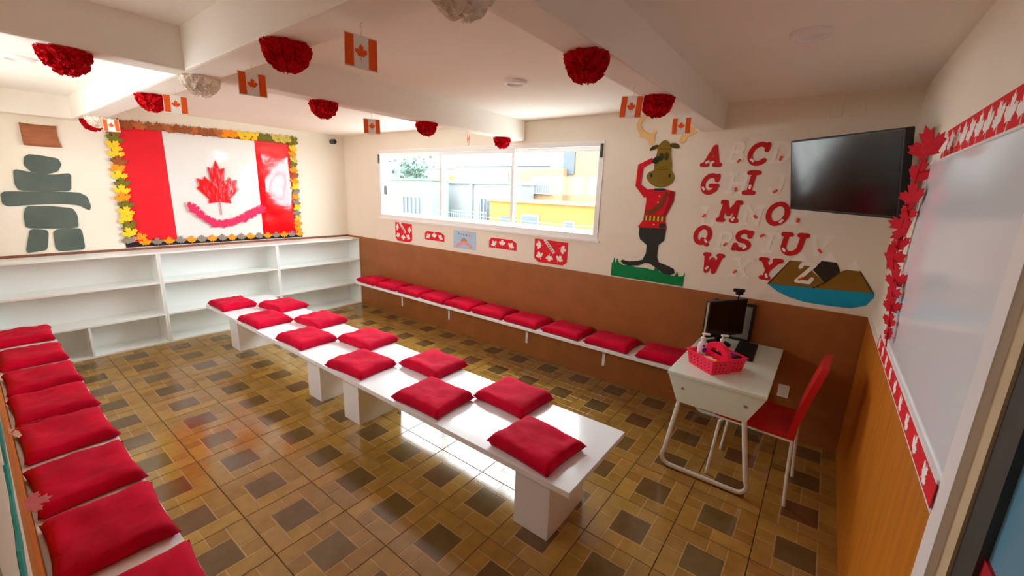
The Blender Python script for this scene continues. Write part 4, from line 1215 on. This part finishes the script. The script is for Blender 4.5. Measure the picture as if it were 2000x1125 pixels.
# ================================================================== OUTSIDE
OM = dict(
    yellow=mat('yellow_stucco', (.21, .11, .03), .9, .1, var=.05, scale=.8, linear=True), peach=mat('peach_stucco', (.20, .122, .068), .9, .1, var=.06, scale=.6, linear=True),
    white=mat('white_stucco', (.15, .16, .165), .9, .1, var=.03, scale=.8, linear=True), mint=mat('mint_stucco', (.115, .145, .122), .9, .1, var=.03, scale=.8, linear=True),
    bluegrey=mat('bluegrey_shutter', (.045, .056, .068), .6, .3, var=.08, scale=3, linear=True), aqua=mat('aqua_door', (.14, .25, .29), .6, .3, linear=True),
    salmon=mat('salmon_post', (.38, .17, .14), .8, .2, linear=True), tank=mat('tank_blue', (.12, .22, .28), .5, .3, linear=True), iron=mat('pale_iron', (.15, .22, .22), .5, .3, linear=True),
    roof=mat('roof_slab', (.24, .27, .29), .9, .1, var=.1, scale=1, linear=True), bright_street=mat('bright_street', (.50, .49, .46), .9, .1, var=.15, scale=2, linear=True), foliage=mat('foliage', (.06, .10, .08), .9, .1, var=.3, scale=4, linear=True))
GZ = -3.0
struct('street_ground', MB().box(-60, 40, -60, 70, GZ - .2, GZ), OM['bright_street'], 'grey street far below the window')  # ground colour raised to bounce skylight up onto the room's ceiling


def building(name, lab, x0, x1, y, z1, m, depth=5.0, cornice=None, cm=None):
    t = thing(name, lab, 'building', (x0, y, GZ), group='houses across the street')
    MB().box(0, x1 - x0, 0, depth, 0, z1 - GZ).build('wall', m, t)
    if cornice:
        MB().box(-.05, x1 - x0 + .05, -.12, depth, z1 - GZ, z1 - GZ + cornice).build('cornice', cm or m, t)
    def win(xa, xb, za, zb, mm, bars=0, nm='window'):
        w = MB().box(xa - x0, xb - x0, -.05, -.001, za - GZ, zb - GZ).build(nm, OM['white'] if nm == 'window' else mm, t)
        e = .05
        MB().box(xa - x0 + e, xb - x0 - e, -.06, -.0505, za - GZ + e, zb - GZ - e).build('pane', mm, w)
        if bars:
            b_ = MB()
            for k in range(bars):
                xx = xa - x0 + e + (xb - xa - 2 * e) * (k + .5) / bars
                b_.box(xx - .02, xx + .02, -.10, -.07, za - GZ + e, zb - GZ - e)
            b_.build('bars', OM['white'], w)
    return t, win


t, win = building('row_house', 'low yellow house with small windows across the street', -3.04, 6.0, 7.0, 1.47, OM['yellow'], .45, .10, OM['peach'])
win(-2.55, -1.95, -.6, 1.0, OM['bluegrey'], 0, 'door_panel')
win(-1.72, -1.05, .72, 1.12, OM['bluegrey']); win(-1.72, -1.05, -.3, .38, OM['bluegrey'])
win(-.18, .18, -.2, 1.02, OM['bluegrey'])
t, win = building('tall_house', 'tall peach house rising behind the yellow house', -4.75, -2.2, 14.5 - 4.3, 2.70, OM['peach'], 3.0)
MB().box(2.35, 9.0, .3, 3, 0, 8.4).build('tower', OM['peach'], t)
MB().box(1.15, 2.12, -.12, -.001, 4.74, 5.16).build('vent_panel', OM['white'], t)
vb = MB()
for k in range(9):
    vb.box(1.21 + .095 * k, 1.26 + .095 * k, -.14, -.121, 4.79, 5.10)
vb.build('vent_slots', OM['bluegrey'], t)
MB().box(2.36, 2.85, .24, .299, 5.5, 7.0).build('tower_window', OM['bluegrey'], t)
MB().box(-.05, 9.0, -.08, -.001, 4.42, 4.52).build('ledge', OM['white'], t)
t, win = building('flat_house', 'white flat-roofed house with a railing across the street', -7.55, -3.4, 9.25, 2.06, OM['white'], .8, .12, OM['roof'])
win(-5.50, -4.70, -.2, 1.52, OM['bluegrey'], 4); 
MB().box(.75 + .9, .75 + 1.0, -.14, -.1, 0, 5.15).build('downpipe', OM['iron'], t)
rl = MB()
for k in range(24):
    rl.box(.15 + .115 * k, .172 + .115 * k, -.52, -.50, 3.2, 3.95)
rl.box(.1, 2.85, -.53, -.49, 3.93, 3.98).box(.1, 2.85, -.53, -.49, 3.22, 3.26)
rl.build('railing', OM['iron'], t); MB().box(0, 2.95, -.6, 0, 3.05, 3.2).build('balcony_slab', OM['white'], t)
t, win = building('mint_house', 'pale mint house with a barred window across the street', -9.1, -6.5, 7.6, 2.10, OM['mint'], .9, .06, OM['mint'])
win(-8.35, -7.05, .45, 1.48, OM['bluegrey'], 5)
t, win = building('corner_house', 'small orange house with an aqua door beyond the mint house', -17.2, -12.0, 12.2, 2.10, OM['peach'], 4.0)
MB().box(0, 5.2, -.5, 0, 4.45, 4.75).build('lintel', OM['white'], t)
MB().box(.75, .95, -.45, -.25, 0, 4.45).build('post', OM['salmon'], t); MB().box(1.35, 2.35, -.06, -.001, 2.3, 4.4).build('door_panel', OM['aqua'], t)
t, win = building('upper_house', 'white upper storey with a paired window behind the flat roof', -11.2, -4.85, 13.5, 3.05, OM['white'], 4.0, .10, OM['roof'])
win(-7.75, -6.85, 2.15, 2.78, OM['tank'], 1)
MB().box(2.4, 4.0, 1, 3, 6.15, 6.9).build('roof_room', OM['roof'], t)
t, win = building('far_house', 'far white house with a wide roof on the hillside', -27.0, -17.5, 20.5, 3.4, OM['white'], 4.0, .15, OM['roof'])
win(-24.0, -22.6, 2.4, 3.1, OM['bluegrey'])
tk = thing('water_tank', 'dark blue rooftop water tank on the far houses', 'water tank', (-13.9, 17.0, 2.65))
MB().box(-.7, .9, -.6, .6, GZ - 2.65, .0).build('plinth', OM['yellow'], tk)
MB().lathe([(.50, 0), (.52, .05), (.52, 1.15), (.30, 1.35), (.30, 1.6)], 20).build('tank_body', OM['tank'], tk, smooth=True)
tr = thing('street_tree', 'pale green tree between the far houses', 'tree', (-18.6, 16.6, GZ))
MB().tube([(0, 0, 0), (.1, 0, 3), (0, 0, 5.4)], .12, 8).build('trunk', OM['roof'], tr)
cr = MB(); rd = random.Random(4)
for k in range(260):
    p = Vector((rd.gauss(0, .6), rd.gauss(0, .6), 6.0 + rd.gauss(0, .5))); s = rd.uniform(.12, .25)
    a = Vector((rd.uniform(-1, 1), rd.uniform(-1, 1), rd.uniform(-1, 1))).normalized(); b = a.orthogonal().normalized()
    cr.add([p - a * s, p + b * s * .6, p + a * s, p - b * s * .6], [(0, 1, 2, 3)])
co = cr.build('foliage', OM['foliage'], tr); co['kind'] = 'stuff'
po = thing('roof_mast', 'thin antenna mast on the white roof', 'mast', (-7.7, 10.5, 2.19), group='antenna masts on the roofs')
MB().tube([(0, 0, 0), (0, 0, 1.55)], .03, 8).build('mast_pole', OM['iron'], po)
po = thing('roof_mast', 'thin antenna mast on the peach roof', 'mast', (-3.3, 11.5, 2.71), group='antenna masts on the roofs')
MB().tube([(0, 0, 0), (0, 0, 1.4)], .025, 8).build('mast_pole', OM['iron'], po); MB().box(-.3, .3, -.03, .03, .12, .2).build('crossbar', OM['iron'], po)
WIRES = [([(-13.0, 12.18, 2.02), (-8.8, 11.2, 2.2), (-4.6, 10.17, 2.68)], 'dark overhead wire sloping across the first and middle panes', .022),
         ([(-6.6, 7.59, 1.06), (-4.5, 6.9, .98), (-3.2, 6.75, .95), (0, 6.7, .92), (3.5, 6.98, 1.0)], 'thin overhead wire low across the panes, upper one', .012),
         ([(-6.6, 7.59, .84), (-4.5, 6.8, .72), (-3.2, 6.6, .66), (0, 6.55, .56), (3.5, 6.98, .5)], 'thin overhead wire low across the panes, lower one', .012)]
for pts, lab, r in WIRES:
    tag(MB().tube(pts, r, 6).build('overhead_wire', OM['iron']), lab, 'wire', 'overhead wires')
